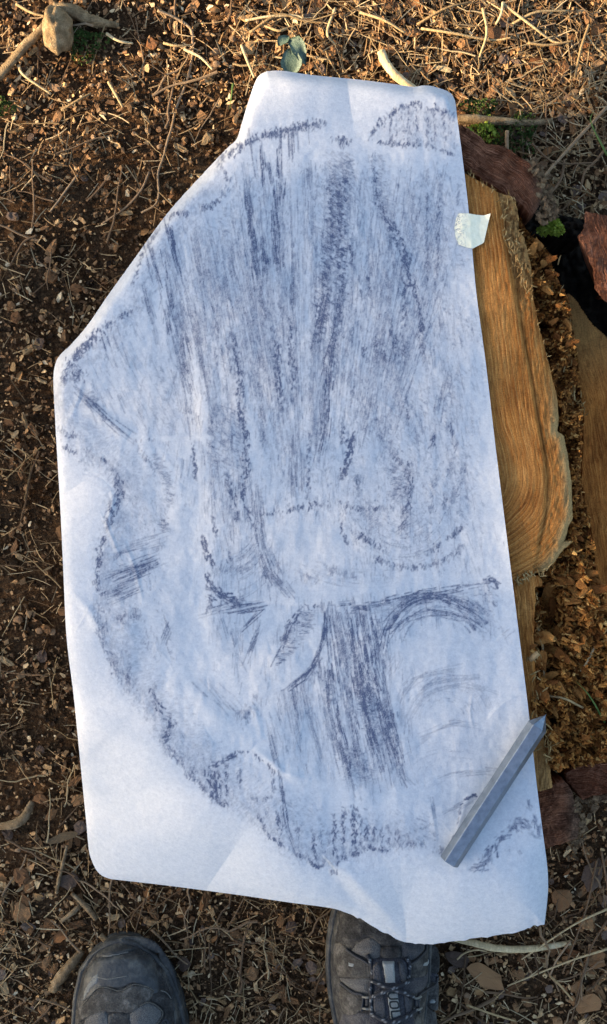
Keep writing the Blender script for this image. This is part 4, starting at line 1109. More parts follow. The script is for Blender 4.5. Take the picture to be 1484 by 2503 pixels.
# sample the rubbing at the paper's vertices, over a faint smear of loose graphite
fx = np.clip((x - GXs) / GRES, 0, GW - 2); fy = np.clip((y - GYs) / GRES, 0, GH - 2)
ix, iy = fx.astype(int), fy.astype(int); fx -= ix; fy -= iy
D = (G[iy, ix] * (1 - fx) + G[iy, ix + 1] * fx) * (1 - fy) + (G[iy + 1, ix] * (1 - fx) + G[iy + 1, ix + 1] * fx) * fy
sm = np.zeros(len(U))
for poly, dens, feather in SMUDGE:
    if np.ptp(poly[:, 0]) < 60: continue
    k_ = inside(U, poly); d_, _, _, _ = near(U[k_], poly, True)
    sm[k_] = np.maximum(sm[k_], dens * sstep(0, feather * 1.6, d_))
D = np.clip(np.maximum(D, 0) * 1.15 + .22 * sm * (.35 + .9 * fbm(x / 46., y / 70., 88, 4)), 0, 1.1)

paper = build('rubbing_paper', P(x, y, zp), [Q[:, ::-1]], MAT['paper'])
attr(paper, 'graphite', D)
tag(paper, 'large sheet of thin white paper with a graphite rubbing draped over the stump', 'paper')

# paper height for whatever lies on it
def paper_z(px, py):
    i = np.argmin((x - px) ** 2 + (y - py) ** 2); return float(zp[i])

# ------------------------------------------------------------------ masking tape
TAPE = [(1120, 521), (1145, 521.5), (1165, 525), (1182, 526.5), (1199.5, 521.5), (1193, 548), (1187, 575), (1182.7, 594), (1155.8, 607.6), (1138, 604), (1121, 598), (1114, 580), (1111, 558), (1114, 538)]
k = N('masking_tape', .55, .35)
vv = k.coord('Object')
cc = k.mix(k.val(k.noise(vv, 260, 4, .7), .35, .7), (.84, .75, .52), (.92, .84, .62))
gsp = k.math('MULTIPLY', k.attr('graphite'), k.val(k.noise(vv, 900, 3, .6), .42, .58))
cc = k.mix(gsp, cc, (.16, .17, .22))
k.bump(k.noise(vv, 500, 4, .6), .0004, .6)
tm = k.col(cc)
Ut, Qt, rt = sheet(np.array(TAPE, float), 2.0)
dpe, spe, _, _ = near(Ut, right_edge)
pz = np.array([paper_z(a - 6, b) for a, b in Ut])
zt = np.where(Ut[:, 0] < np.interp(Ut[:, 1], right_edge[:, 1], right_edge[:, 0]), pz + .0008, np.maximum(ZT + .0015, pz + .0008 - dpe * 1.0e-4))
zt = zt + (fbm(Ut[:, 0] / 12., Ut[:, 1] / 12., 70, 3) - .5) * .001
corner = np.clip(1 - np.hypot(Ut[:, 0] - 1199, Ut[:, 1] - 522) / 18, 0, 1)
zt = zt + corner ** 1.5 * .004
tape = build('masking_tape', P(Ut[:, 0], Ut[:, 1], zt), [Qt[:, ::-1]], tm)
attr(tape, 'graphite', sstep(1150, 1118, Ut[:, 0]) * .8 * (vnoise(Ut[:, 0] / 3., Ut[:, 1] / 5., 3) > .5))
tag(tape, 'torn piece of cream masking tape holding the paper edge to the wood', 'tape')

# ------------------------------------------------------------------ graphite stick
gk = N('graphite', .42, .6)
gv = gk.coord('Object', (30, 1, 30))
gn = gk.noise(gv, 60, 4, .6); gn2 = gk.noise(gk.coord('Object'), 160, 5, .65)
gk.b.inputs['Metallic'].default_value = .75
gc = gk.ramp(gn2, [(.3, (.145, .175, .215)), (.7, (.23, .27, .32))])
gk.l(gk.val(gn2, .3, .7, .28, .46), gk.b.inputs['Roughness'])
gk.bump(gk.math('ADD', gn, gn2), .0003, .5)
gmat = gk.col(gc)
a0 = PV(1097, 2108, ZT + .012); a1 = PV(1313, 1776, ZT + .016); tip = PV(1335.5, 1745, ZT + .0165)
ax = (a1 - a0).normalized()
sidev = ax.cross(Vector((0, 0, 1))).normalized(); upv = sidev.cross(ax)
rh = .0098
st_root = empty('graphite_stick', a0)
tag(st_root, 'sharpened six sided grey graphite stick lying across the lower right paper corner', 'graphite stick')
def hexring(c, r, tw=0):
    return [c + sidev * (r * math.cos(R(60 * i + tw))) + upv * (r * math.sin(R(60 * i + tw))) for i in range(6)]
roll = 5
rings = [hexring(a0 - ax * .0, rh * .93, roll), hexring(a0 + ax * .0008, rh, roll)]
Lh = (a1 - a0).length
for f in np.linspace(.1, 1, 12): rings.append(hexring(a0 + ax * (Lh * f), rh, roll))
V = [v for r_ in rings for v in r_]
F4 = []
for j in range(len(rings) - 1):
    for i in range(6):
        F4.append((j * 6 + i, j * 6 + (i + 1) % 6, (j + 1) * 6 + (i + 1) % 6, (j + 1) * 6 + i))
ob = build('shaft', np.array(V), [np.array(F4)[:, ::-1], np.array([[5, 4, 3, 2, 1, 0]])[:, ::-1]], gmat, None, False)
bv = ob.modifiers.new('bevel', 'BEVEL'); bv.width = .0006; bv.segments = 2; bv.limit_method = 'ANGLE'
under(ob, st_root)
R0 = hexring(a0 + ax * (Lh + .0001), rh, roll); R1 = [tip + (v - (a0 + ax * Lh)) * .06 - ax * .002 for v in R0]
V = R0 + R1 + [tip]
F4 = [(i, (i + 1) % 6, 6 + (i + 1) % 6, 6 + i) for i in range(6)]
F3 = [(6 + i, 6 + (i + 1) % 6, 12) for i in range(6)]
ob = build('point', np.array(V), [np.array(F4)[:, ::-1], np.array(F3)[:, ::-1]], gmat, None, False)
under(ob, st_root)

# ------------------------------------------------------------------ boots
BM = {}
BM['rubber'] = plain_mat('boot_rubber', (.018, .019, .019), (.045, .045, .042), 70, .55, .3, .0009, c3=(.14, .13, .105))
BM['toe'] = plain_mat('boot_toe_leather', (.016, .018, .020), (.045, .047, .046), 42, .46, .35, .0010, c3=(.15, .14, .115))
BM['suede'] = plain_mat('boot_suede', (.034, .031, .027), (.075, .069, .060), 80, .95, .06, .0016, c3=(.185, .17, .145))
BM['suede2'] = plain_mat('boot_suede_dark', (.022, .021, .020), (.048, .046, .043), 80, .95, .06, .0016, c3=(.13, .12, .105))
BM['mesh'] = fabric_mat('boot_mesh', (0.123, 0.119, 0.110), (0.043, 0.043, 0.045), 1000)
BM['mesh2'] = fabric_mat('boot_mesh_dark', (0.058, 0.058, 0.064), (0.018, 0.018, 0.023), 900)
BM['tongue'] = fabric_mat('boot_tongue', (0.041, 0.043, 0.052), (0.017, 0.017, 0.023), 700, dustamt=.15)
BM['tab'] = fabric_mat('boot_tab', (0.290, 0.304, 0.290), (0.189, 0.203, 0.196), 1500, dustamt=.2)
BM['ink'] = plain_mat('boot_tab_print', (0.014, 0.019, 0.019), (0.023, 0.026, 0.026), 90, .7, .2)
BM['edge'] = plain_mat('boot_pale_edge', (.10, .10, .09), (.20, .195, .17), 140, .7, .3)
BM['loop'] = plain_mat('boot_lace_loop', (0.017, 0.019, 0.022), (0.038, 0.039, 0.043), 150, .6, .3)
BM['stitch'] = plain_mat('boot_stitch', (.06, .058, .05), (.16, .15, .125), 400, .9, .1)
kl = N('boot_lace', .8, .25)
wv = kl.attr('dash')
kl.bump(kl.noise(kl.coord('Object'), 1500, 2), .0006, .8)
BM['lace'] = kl.col(kl.mix(wv, (.020, .022, .027), (.20, .21, .215)))

def boot(tip_px, tip_py, lean, mirror, label, wide=1.0):
    """build a hiking boot: toe tip under the given pixel, heel towards the bottom of the frame"""
    z0 = .040
    tipw = PV(tip_px, tip_py, z0)
    root = empty('hiking_boot', (tipw.x, tipw.y - .10, 0))
    tag(root, label, 'boot', 'pair of worn dark hiking boots')
    ts = np.array([0, .004, .012, .03, .06, .09, .12, .15, .19, .24, .275, .298, .308, .312])
    ws = wide * np.array([.003, .017, .029, .0425, .0515, .0555, .0555, .0525, .046, .0405, .038, .031, .018, .002])
    zs = np.array([.030, .041, .050, .058, .066, .073, .081, .093, .112, .130, .133, .130, .120, .105])
    zsole = .026
    W = lambda t: np.interp(t, ts, ws)
    Zt = lambda t: np.interp(t, ts, zs)
    cx = lambda t: lean * t + mirror * .012 * np.sin(np.clip(t / .31, 0, 1) * math.pi)
    def H(xw, yw):
        t = np.clip(tipw.y - yw, 0, .312); u = np.clip(abs(xw - tipw.x - cx(t)) / W(t), 0, .999)
        return zsole + (Zt(t) - zsole) * (1 - u ** 2.6) ** (1 / 2.0)
    # body of the upper
    T = np.concatenate([np.linspace(0, .02, 10), np.linspace(.026, .285, 44), np.linspace(.29, .312, 10)])
    ph = np.linspace(0, math.pi, 41)
    V = []
    for t in T:
        c = np.cos(ph); u = np.sign(c) * np.abs(c) ** .8
        zz_ = zsole + (Zt(t) - zsole) * (1 - np.clip(np.abs(u), 0, 1) ** 2.6) ** (1 / 2.0)
        open_ = (t > .20) & (t < .285)
        if open_:                                           # dark opening for the ankle
            m = np.abs(u) < .55
            zz_ = np.where(m, zz_ - .05 * sstep(.20, .215, t) * sstep(.285, .27, t), zz_)
        V.append(np.stack([tipw.x + cx(t) + u * W(t), np.full(41, tipw.y - t), zz_], 1))
    V = np.array(V); n, m = V.shape[:2]
    I = np.arange(n * m).reshape(n, m)
    q = np.stack([I[:-1, :-1], I[:-1, 1:], I[1:, 1:], I[1:, :-1]], -1).reshape(-1, 4)
    under(build('upper', V.reshape(-1, 3), [q], BM['suede2']), root)
    # sole: two layers with a tread edge
    def ring(t_list, grow, z):
        L = [(tipw.x + cx(t) - W(t) - grow * min(1, W(t) / .02), tipw.y - t + (grow if t < .004 else 0), z) for t in t_list]
        Rr = [(tipw.x + cx(t) + W(t) + grow * min(1, W(t) / .02), tipw.y - t + (grow if t < .004 else 0), z) for t in t_list[::-1]]
        return np.array(L + Rr)
    tl = list(np.concatenate([np.linspace(0, .03, 12), np.linspace(.035, .29, 40), np.linspace(.294, .312, 8)]))
    lev = [(.0, .001), (.0035, .0012), (.0045, .008), (.0018, .011), (.004, .014), (.0050, .022), (.0040, .030), (.0015, .0325), (-.002, .031)]
    rr = [ring(tl, g, z) for g, z in lev]
    k_ = len(rr[0]); V = np.concatenate(rr)
    a = np.arange(k_); F = []
    for j in range(len(lev) - 1):
        F.append(np.stack([j * k_ + a, j * k_ + np.roll(a, -1), (j + 1) * k_ + np.roll(a, -1), (j + 1) * k_ + a], 1))
    under(build('sole', V, [np.concatenate(F)[:, ::-1], a[None]], BM['rubber']), root)

    def on(px, py):
        z = .06
        for _ in range(6):
            p = P(px, py, z); z = float(H(p[0], p[1]))
        return p[:2]
    def patch(name, pts, mat, off=.0016, smooth_n=5, step=.0016, parent=None, relief=None, label_=None, puff=0.0):
        poly = np.array([on(*p) for p in pts])
        if smooth_n: poly = curve(poly, smooth_n, True)
        Up, qp, rp = sheet(poly, step)
        z = H(Up[:, 0], Up[:, 1])
        d, _, _, _ = near(Up, poly, True)
        h = off * sstep(-.0004, .0010, d) + puff * sstep(0, .010, d)
        if relief is not None: h = h + relief(Up)
        V = np.concatenate([Up, (z + h)[:, None]], 1)
        V[rp, 2] = z[rp] - .0006
        ob = build(name, V, [qp], mat)
        under(ob, parent or root) if parent is None else None
        if parent is not None:
            ob.parent = parent
        if label_: ob['label'] = label_
        return ob
    def cord(name, pts, r, mat, off=.002, dash=None, n=6, parent=None):
        pw = []
        for p in pts:
            w = on(p[0], p[1]); pw.append((w[0], w[1], float(H(w[0], w[1])) + off + (p[2] if len(p) > 2 else 0)))
        ln = curve(pw, 6)
        V, F = tube(ln, r, n, .1, 3)
        ob = build(name, V, F, mat); under(ob, root)
        if dash is not None:
            s = np.repeat(np.arange(len(ln)), n); an = np.tile(np.arange(n), len(ln))
            attr(ob, 'dash', (((s + an * 1.3 + dash) % 6) < 1.1) * ((an == 1) | (an == 2)) * 1.)
        return ob
    return root, patch, cord, on, H

def stitches(cord, line, n=0):
    pass

# left boot: only the toe is in the frame
B1, patch, cord, on, H1 = boot(294, 2312, -.02, 1, 'left hiking boot with smooth scuffed dark toe, clear of the paper', 1.03)
patch('toe_bumper', [(236, 2330), (262, 2306), (300, 2292), (345, 2290), (380, 2302), (398, 2322), (384, 2330), (345, 2316), (310, 2326), (252, 2337)], BM['rubber'], .0022)
patch('bumper_edge', [(250, 2332), (280, 2329), (312, 2322), (318, 2326), (284, 2335), (252, 2340)], BM['edge'], .0030, 3)
patch('toe_cap', [(216, 2365), (244, 2340), (290, 2334), (340, 2322), (372, 2330), (388, 2360), (390, 2420), (372, 2430), (330, 2404), (290, 2416), (250, 2414), (215, 2440), (195, 2440)], BM['toe'], .0014)
patch('scuffed_patch', [(206, 2420), (226, 2386), (242, 2378), (240, 2400), (222, 2420), (204, 2446)], plain_mat('scuffed_rubber', (.10, .105, .10), (.20, .20, .185), 130, .7, .3), .0019)
patch('rand', [(392, 2318), (410, 2340), (428, 2380), (438, 2420), (444, 2470), (444, 2520), (428, 2520), (422, 2450), (408, 2390), (388, 2340)], BM['rubber'], .0022)
patch('suede_overlay', [(186, 2470), (210, 2446), (238, 2414), (262, 2412), (290, 2420), (308, 2414), (330, 2404), (360, 2410), (378, 2420), (366, 2446), (336, 2466), (318, 2476), (262, 2474), (220, 2484), (186, 2500)], BM['suede'], .0022)
patch('mesh_panel', [(318, 2478), (342, 2456), (364, 2450), (386, 2460), (398, 2478), (384, 2502), (370, 2520), (318, 2520)], BM['mesh'], .0012, puff=.002)
patch('mesh_panel', [(206, 2500), (222, 2476), (244, 2464), (258, 2472), (268, 2500), (268, 2530), (206, 2530)], BM['mesh'], .0012, puff=.002)
patch('side_overlay', [(368, 2446), (382, 2424), (412, 2432), (424, 2460), (426, 2520), (392, 2520), (402, 2480), (390, 2458)], BM['suede2'], .0020)
patch('quarter', [(266, 2480), (316, 2480), (316, 2530), (272, 2530)], BM['suede2'], .0018, 3)
cord('eyelet', [(396, 2500), (402, 2490), (410, 2492), (412, 2504)], .0012, BM['loop'], .003)
cord('seam', [(238, 2387), (262, 2392), (290, 2388), (312, 2384)], .0005, BM['edge'], .0016, n=5)
cord('seam', [(186, 2470), (210, 2446), (238, 2414), (262, 2412), (290, 2420), (308, 2414), (330, 2404), (360, 2410), (378, 2420)], .0005, BM['stitch'], .0024, n=5)
cord('seam', [(342, 2457), (364, 2448), (386, 2458), (399, 2476), (384, 2503)], .0006, BM['stitch'], .0024, n=5)
cord('seam', [(394, 2419), (408, 2424), (422, 2428)], .0006, BM['edge'], .0024, n=5)

# right boot: reaches under the paper, laces and tongue in view
B2, patch, cord, on, H2 = boot(946, 2098, .03, -1, 'right hiking boot with crossed laces and lettered tongue, its toe under the paper', .925)
patch('toe_cap', [(835, 2235), (880, 2160), (930, 2120), (990, 2140), (1040, 2230), (1050, 2290), (1000, 2305), (975, 2312), (935, 2312), (900, 2290), (860, 2300), (828, 2290)], BM['suede2'], .0014)
patch('mesh_panel', [(860, 2320), (878, 2302), (902, 2291), (920, 2298), (932, 2316), (930, 2336), (912, 2346), (886, 2338), (862, 2326)], BM['mesh'], .0010, puff=.0025)
patch('mesh_panel', [(980, 2322), (984, 2300), (1010, 2298), (1036, 2304), (1036, 2320), (1020, 2340), (1000, 2350), (984, 2340)], BM['mesh2'], .0010, puff=.0025)
patch('vamp', [(934, 2312), (976, 2312), (978, 2340), (932, 2340)], BM['suede2'], .0026, 2)
patch('suede_overlay', [(818, 2300), (846, 2312), (862, 2330), (890, 2346), (908, 2358), (906, 2388), (860, 2388), (828, 2386), (816, 2340)], BM['suede'], .0022)
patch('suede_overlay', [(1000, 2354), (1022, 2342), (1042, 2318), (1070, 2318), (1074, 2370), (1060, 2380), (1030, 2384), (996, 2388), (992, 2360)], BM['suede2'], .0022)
patch('mesh_panel', [(830, 2390), (864, 2392), (906, 2390), (906, 2420), (896, 2430), (870, 2424), (842, 2406)], BM['mesh'], .0010, puff=.0025)
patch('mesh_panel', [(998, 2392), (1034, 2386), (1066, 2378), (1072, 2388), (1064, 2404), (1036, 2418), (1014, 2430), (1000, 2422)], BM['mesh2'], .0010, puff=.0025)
patch('eyestay', [(830, 2408), (866, 2428), (886, 2432), (884, 2470), (838, 2474)], BM['suede'], .0022, 3)
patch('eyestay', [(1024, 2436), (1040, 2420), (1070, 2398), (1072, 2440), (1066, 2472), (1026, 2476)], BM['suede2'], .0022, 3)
patch('ankle_panel', [(836, 2478), (904, 2474), (906, 2540), (836, 2540)], BM['mesh2'], .0014, 2)
patch('ankle_panel', [(1018, 2480), (1066, 2476), (1062, 2540), (1014, 2540)], BM['suede'], .0014, 2)
patch('rubber_rand', [(802, 2260), (812, 2236), (830, 2240), (822, 2290), (816, 2330), (806, 2320)], BM['rubber'], .0016)
tongue = patch('tongue', [(908, 2346), (930, 2340), (980, 2340), (996, 2352), (1004, 2400), (1008, 2470), (1012, 2545), (906, 2545), (904, 2460), (904, 2390)], BM['tongue'], .0030, 3, puff=.004)
for pts in ([(932, 2345), (964, 2345), (967, 2398), (940, 2398)], [(942, 2412), (972, 2414), (980, 2476), (952, 2486)]):
    tb = patch('tongue_tab', pts, BM['tab'], .0088, 0, .0012, parent=tongue)
for pts in ([(972, 2348), (986, 2352), (994, 2396), (978, 2396)], [(984, 2420), (998, 2424), (1006, 2470), (990, 2476)], [(912, 2420), (936, 2416), (944, 2480), (914, 2478)], [(910, 2356), (928, 2350), (934, 2396), (912, 2396)]):
    patch('tongue_ridge', pts, BM['mesh2'], .0078, 4, .0014, parent=tongue)
# lettering on the lower tab, read from the toe towards the ankle
def glyph(path, w, closed=False):
    """a pen stroke of even width along a path (letter strokes)"""
    p = np.array(path, float); n = len(p); t = np.roll(p, -1, 0) - np.roll(p, 1, 0)
    if not closed: t[0] = p[1] - p[0]; t[-1] = p[-1] - p[-2]
    t /= np.linalg.norm(t, axis=1, keepdims=True); nn = np.stack([-t[:, 1], t[:, 0]], 1)
    V = np.concatenate([p + nn * w / 2, p - nn * w / 2]); a = np.arange(n if closed else n - 1); b = (a + 1) % n
    return np.concatenate([V, np.zeros((2 * n, 1))], 1), [np.stack([a, n + a, n + b, b], 1)]
arc_ = lambda cx_, cy_, rx, ry, a0_, a1_, n_=9: [(cx_ + rx * math.cos(R(v)), cy_ + ry * math.sin(R(v))) for v in np.linspace(a0_, a1_, n_)]
gU = [(.06, 1), (.06, .62)] + arc_(.34, .38, .28, .30, 180, 360) + [(.62, .62), (.62, 1)]
gO = [(.86 + .30 + .30 * np.sign(math.cos(v)) * abs(math.cos(v)) ** .6, .52 + .42 * np.sign(math.sin(v)) * abs(math.sin(v)) ** .6) for v in np.linspace(0, 6.283, 33)[:-1]]
gL = [(1.74, 1), (1.74, .2), (1.76, .13), (1.83, .10), (2.55, .10)]
Vg, Fg = join([glyph(gU, .17), glyph(gO, .17, True), glyph(gL, .17)])
co = Vg.copy()
co[:, :2] -= (co[:, :2].max(0) + co[:, :2].min(0)) / 2
sc_l = np.array([.0250, .0105]) / np.ptp(co[:, :2], axis=0)
pc = on(962, 2447)
lx = co[:, 0] * sc_l[0]; ly = co[:, 1] * sc_l[1]
wx = pc[0] + ly + lx * .17; wy = pc[1] - lx
letters = build('tab_letters', np.stack([wx, wy, H2(wx, wy) + .0136], 1), Fg, BM['ink'], None, False)
lo_ = letters
lo_.parent = tongue
# laces
for i, pts in enumerate([[(898, 2330), (906, 2352), (910, 2380), (914, 2400)], [(992, 2338), (1000, 2352), (1000, 2376), (994, 2398)],
                         [(905, 2390, .004), (930, 2398, .008), (962, 2408, .010), (990, 2418, .008), (1010, 2432, .003)], [(1006, 2388, .004), (980, 2398, .008), (950, 2408, .010), (925, 2420, .008), (906, 2432, .003)],
                         [(904, 2470, .004), (930, 2480, .009), (960, 2490, .010), (990, 2502, .008), (1012, 2516, .003)], [(1016, 2462, .004), (990, 2476, .009), (960, 2486, .011), (930, 2500, .009), (906, 2510, .003)],
                         [(908, 2432, .002), (906, 2450, .002), (910, 2475, .003)], [(908, 2390, .002), (905, 2410, .002), (907, 2434, .002)]]):
    cord('lace', pts, .0021, BM['lace'], .0035, i * 2.3)
for a in ([(886, 2434), (904, 2434)], [(886, 2462), (906, 2462)], [(1008, 2436), (1028, 2432)], [(1010, 2464), (1030, 2460)]):
    cord('lace_loop', [(a[0][0], a[0][1], .001), ((a[0][0] + a[1][0]) / 2, a[0][1], .003), (a[1][0], a[1][1], .002)], .0013, BM['edge'], .002)
patch('webbing', [(890, 2436), (904, 2436), (904, 2460), (890, 2460)], BM['loop'], .0030, 0)
patch('webbing', [(1012, 2438), (1026, 2436), (1026, 2460), (1012, 2462)], BM['loop'], .0030, 0)
for pts in ([(852, 2345), (850, 2360), (864, 2363), (866, 2352), (856, 2350)], [(1032, 2360), (1040, 2348), (1052, 2346), (1053, 2358), (1040, 2362)], [(1048, 2444), (1060, 2438), (1066, 2446), (1062, 2452), (1050, 2452)]):
    patch('reflective_dot', pts, BM['tab'], .0026, 3, .0012)
cord('seam', [(846, 2318), (866, 2334), (890, 2347), (908, 2360)], .0014, BM['loop'], .0022, n=5)
cord('seam', [(1000, 2356), (1020, 2344), (1040, 2322), (1042, 2306)], .0014, BM['loop'], .0022, n=5)
cord('seam', [(1070, 2386), (1064, 2404), (1038, 2420), (1022, 2436), (1026, 2474)], .0015, BM['loop'], .0024, n=5)
cord('seam', [(832, 2400), (862, 2424), (886, 2432), (884, 2470)], .0014, BM['loop'], .0024, n=5)

# ------------------------------------------------------------------ forest litter
BOOTS = [np.array([(165, 2290), (230, 2300), (330, 2270), (420, 2310), (460, 2420), (460, 2700), (165, 2700)], float), np.array([(795, 2180), (860, 2080), (1000, 2080), (1085, 2200), (1090, 2360), (1070, 2700), (825, 2700)], float)]
def hidden(px, py):
    p = np.stack([px, py], 1); h = inside(p, PAPER)
    for f in FOOT + BOOTS: h |= inside(p, f)
    return h
def in_wood(px, py):
    p = np.stack([px, py], 1); h = np.zeros(len(p), bool)
    for f in FOOT: h |= inside(p, f)
    return h

def scatter(n, dens, rng, ext=(.62, .80)):
    out = np.zeros((0, 2))
    while len(out) < n:
        p = (rng.random((n * 2, 2)) * 2 - 1) * np.array(ext)
        px, py = to_px(p[:, 0], p[:, 1])
        k = ~in_wood(px, py) & (rng.random(len(p)) < dens(px, py))
        out = np.concatenate([out, p[k]])
    return out[:n]

def right_top(px, py): return sstep(450, 800, px) * sstep(900, 400, py)
def low(px, py): return sstep(1950, 2250, py)
clump = lambda px, py, s: fbm(px / 110., py / 110., s, 3)
d_chip = lambda px, py: np.clip(.30 + .55 * right_top(px, py) + .45 * low(px, py) + .25 * sstep(500, 200, py) + (clump(px, py, 90) - .5) * 1.3, .06, 1)
d_big = lambda px, py: np.clip(.10 + .55 * right_top(px, py) + .55 * low(px, py) + (clump(px, py, 95) - .5) * .6, .03, 1)
d_needle = lambda px, py: np.clip(.10 + .75 * right_top(px, py) + .20 * low(px, py) + (clump(px, py, 91) - .5) * 1.1, .06, 1)
d_crumb = lambda px, py: np.clip(1.05 - .5 * right_top(px, py) - .15 * low(px, py), .1, 1)

def chips_mesh(xy, size, rng, zlift=.002, k=5, tilt=.45, elong=(1.2, 2.6), thick=(.08, .22)):
    n = len(xy)
    an = np.sort(rng.random((n, k)) * .8 + np.arange(k)[None], 1) / k * 2 * math.pi
    r = size[:, None] * rng.uniform(.6, 1.05, (n, k)) * .5
    el = rng.uniform(*elong, n)
    lx = np.cos(an) * r * np.sqrt(el)[:, None]; ly = np.sin(an) * r / np.sqrt(el)[:, None]
    th = size * rng.uniform(*thick, n)
    loc = np.zeros((n, 2 * k, 3))
    loc[:, :k, 0] = lx; loc[:, :k, 1] = ly; loc[:, :k, 2] = th[:, None] * rng.uniform(.6, 1.2, (n, k))
    loc[:, k:, 0] = lx * rng.uniform(.85, 1.1, (n, k)); loc[:, k:, 1] = ly * rng.uniform(.85, 1.1, (n, k)); loc[:, k:, 2] = -th[:, None] * .5
    yaw = rng.random(n) * 6.283; tx = rng.normal(0, tilt, n); ty = rng.normal(0, tilt, n)
    def rot(v, ang, a, b):
        c, s = np.cos(ang)[:, None], np.sin(ang)[:, None]
        A = v[..., a] * c - v[..., b] * s; B = v[..., a] * s + v[..., b] * c
        v[..., a], v[..., b] = A, B
    rot(loc, yaw, 0, 1); rot(loc, tx, 1, 2); rot(loc, ty, 0, 2)
    loc[..., 0] += xy[:, None, 0]; loc[..., 1] += xy[:, None, 1]
    loc[..., 2] += (ground_z(xy[:, 0], xy[:, 1]) + zlift + size * .12 + rng.random(n) * .004)[:, None]
    V = loc.reshape(-1, 3); b = np.arange(n)[:, None] * 2 * k; a = np.arange(k)
    top = b + a[None]; bot = b + k + a[None, ::-1]
    side = np.stack([b + a, b + k + a, b + k + np.roll(a, -1), b + np.roll(a, -1)], -1).reshape(-1, 4)
    return V, [np.concatenate([top, bot]), side]

rng = np.random.default_rng(21)
xy = scatter(40000, d_crumb, rng)
V, F = chips_mesh(xy, rng.gamma(2.2, .0011, len(xy)) + .001, rng, .0, 4, .5, (1, 1.5), (.3, .5))
tag(build('soil_crumbs', V, F, MAT['crumb'], None, False), 'fine dark crumbs of soil covering the ground', None, None, 'stuff')
xy = scatter(46000, d_chip, rng)
V, F = chips_mesh(xy, rng.gamma(1.6, .0014, len(xy)) + .0014, rng, .001, tilt=.28)
tag(build('bark_litter', V, F, MAT['chip'], None, False), 'small brown chips of bark and wood strewn over the soil', None, None, 'stuff')

def needles_mesh(xy, L, rad, rng, seg=3, lift=.004, tilt=.12, bend=.07):
    n = len(xy); yaw = rng.random(n) * 6.283; el = rng.normal(0, tilt, n); cv = rng.normal(0, bend, n)
    f = np.linspace(-.5, .5, seg + 1)
    lx = f[None] * L[:, None]; ly = cv[:, None] * L[:, None] * (f[None] ** 2 * 4 - .5) * .5
    cx, sx = np.cos(yaw)[:, None], np.sin(yaw)[:, None]
    z = (ground_z(xy[:, 0], xy[:, 1]) + lift + rng.random(n) ** 2 * .010)[:, None] + lx * np.sin(el)[:, None]
    pts = np.stack([xy[:, None, 0] + lx * cx - ly * sx, xy[:, None, 1] + lx * sx + ly * cx, z], -1)
    nrm = np.stack([-sx, cx, 0 * sx], -1)
    up = np.array([0, 0, 1.])
    rr = rad[:, None, None] * (1 - .5 * np.abs(f)[None, :, None])
    ring = [pts + nrm * rr * math.cos(a) + up * rr * math.sin(a) for a in (0, 2.094, 4.189)]
    V = np.stack(ring, 2).reshape(-1, 3)
    I = np.arange(n * (seg + 1) * 3).reshape(n, seg + 1, 3)
    q = np.stack([I[:, :-1], np.roll(I[:, :-1], -1, 2), np.roll(I[:, 1:], -1, 2), I[:, 1:]], -1).reshape(-1, 4)
    return V, [q]
xy = scatter(15000, d_needle, rng)
V, F = needles_mesh(xy, rng.uniform(.007, .028, len(xy)), rng.uniform(.0003, .0008, len(xy)), rng)
tag(build('needle_litter', V, F, MAT['needle'], None, False), 'dry pine needles and straw scattered over the ground', None, None, 'stuff')

# ---- single pieces, copied from a few built ones
def lone(name, V, F, mat, smooth=False):
    o = build(name, V, F, mat, None, smooth); me = o.data; bpy.data.objects.remove(o); return me

def drop(name, me, xy, rot, s, label, cat, group, z=None):
    o = bpy.data.objects.new(name, me); COL.objects.link(o)
    gz = float(ground_z(xy[0], xy[1])) if z is None else z
    o.location = (xy[0], xy[1], gz); o.rotation_euler = rot; o.scale = s if isinstance(s, tuple) else (s, s, s)
    return tag(o, label, cat, group)

def bark_mesh(rng, k=9, el=1.5, thick=.14, bumpy=.06):
    """an uneven flat chip, about 1 unit across, two layers and a rough face"""
    an = (np.arange(k) + rng.uniform(-.35, .35, k)) / k * 2 * math.pi
    r = rng.uniform(.36, .56, k)
    ox, oy = np.cos(an) * r * math.sqrt(el), np.sin(an) * r / math.sqrt(el)
    tz = rng.normal(0, bumpy, k)
    V = [(a, b, thick * .5 + c) for a, b, c in zip(ox, oy, tz)] + [(a * .55 + rng.normal(0, .03), b * .55 + rng.normal(0, .03), thick * .75 + rng.normal(0, bumpy)) for a, b in zip(ox, oy)] + [(0, 0, thick * .7 + rng.normal(0, bumpy))]
    V += [(a * .95, b * .95, -thick * .5 + c) for a, b, c in zip(ox, oy, tz)]
    a = np.arange(k); b = np.roll(a, -1); m = 2 * k
    q = np.concatenate([np.stack([a, b, k + b, k + a], 1), np.stack([m + 1 + a, m + 1 + b, b, a], 1)])
    t = np.stack([k + a, k + b, np.full(k, m)], 1)
    return np.array(V), [q, t, (m + 1 + a[::-1])[None]]

def stick_mesh(rng, r=.02, bend=.12, n=9, sides=7, wob=.18):
    f = np.linspace(0, 1, n)
    c = np.cumsum(rng.normal(0, bend * .35, n)); c -= np.linspace(c[0], c[-1], n)
    z = np.abs(np.cumsum(rng.normal(0, bend * .08, n)))
    pts = np.stack([f - .5, c + bend * (f * (1 - f)) * rng.choice([-2, 2]), z * .5 + r], 1)
    return tube(pts, r * (1 - .45 * f), sides, wob, int(rng.integers(99)))

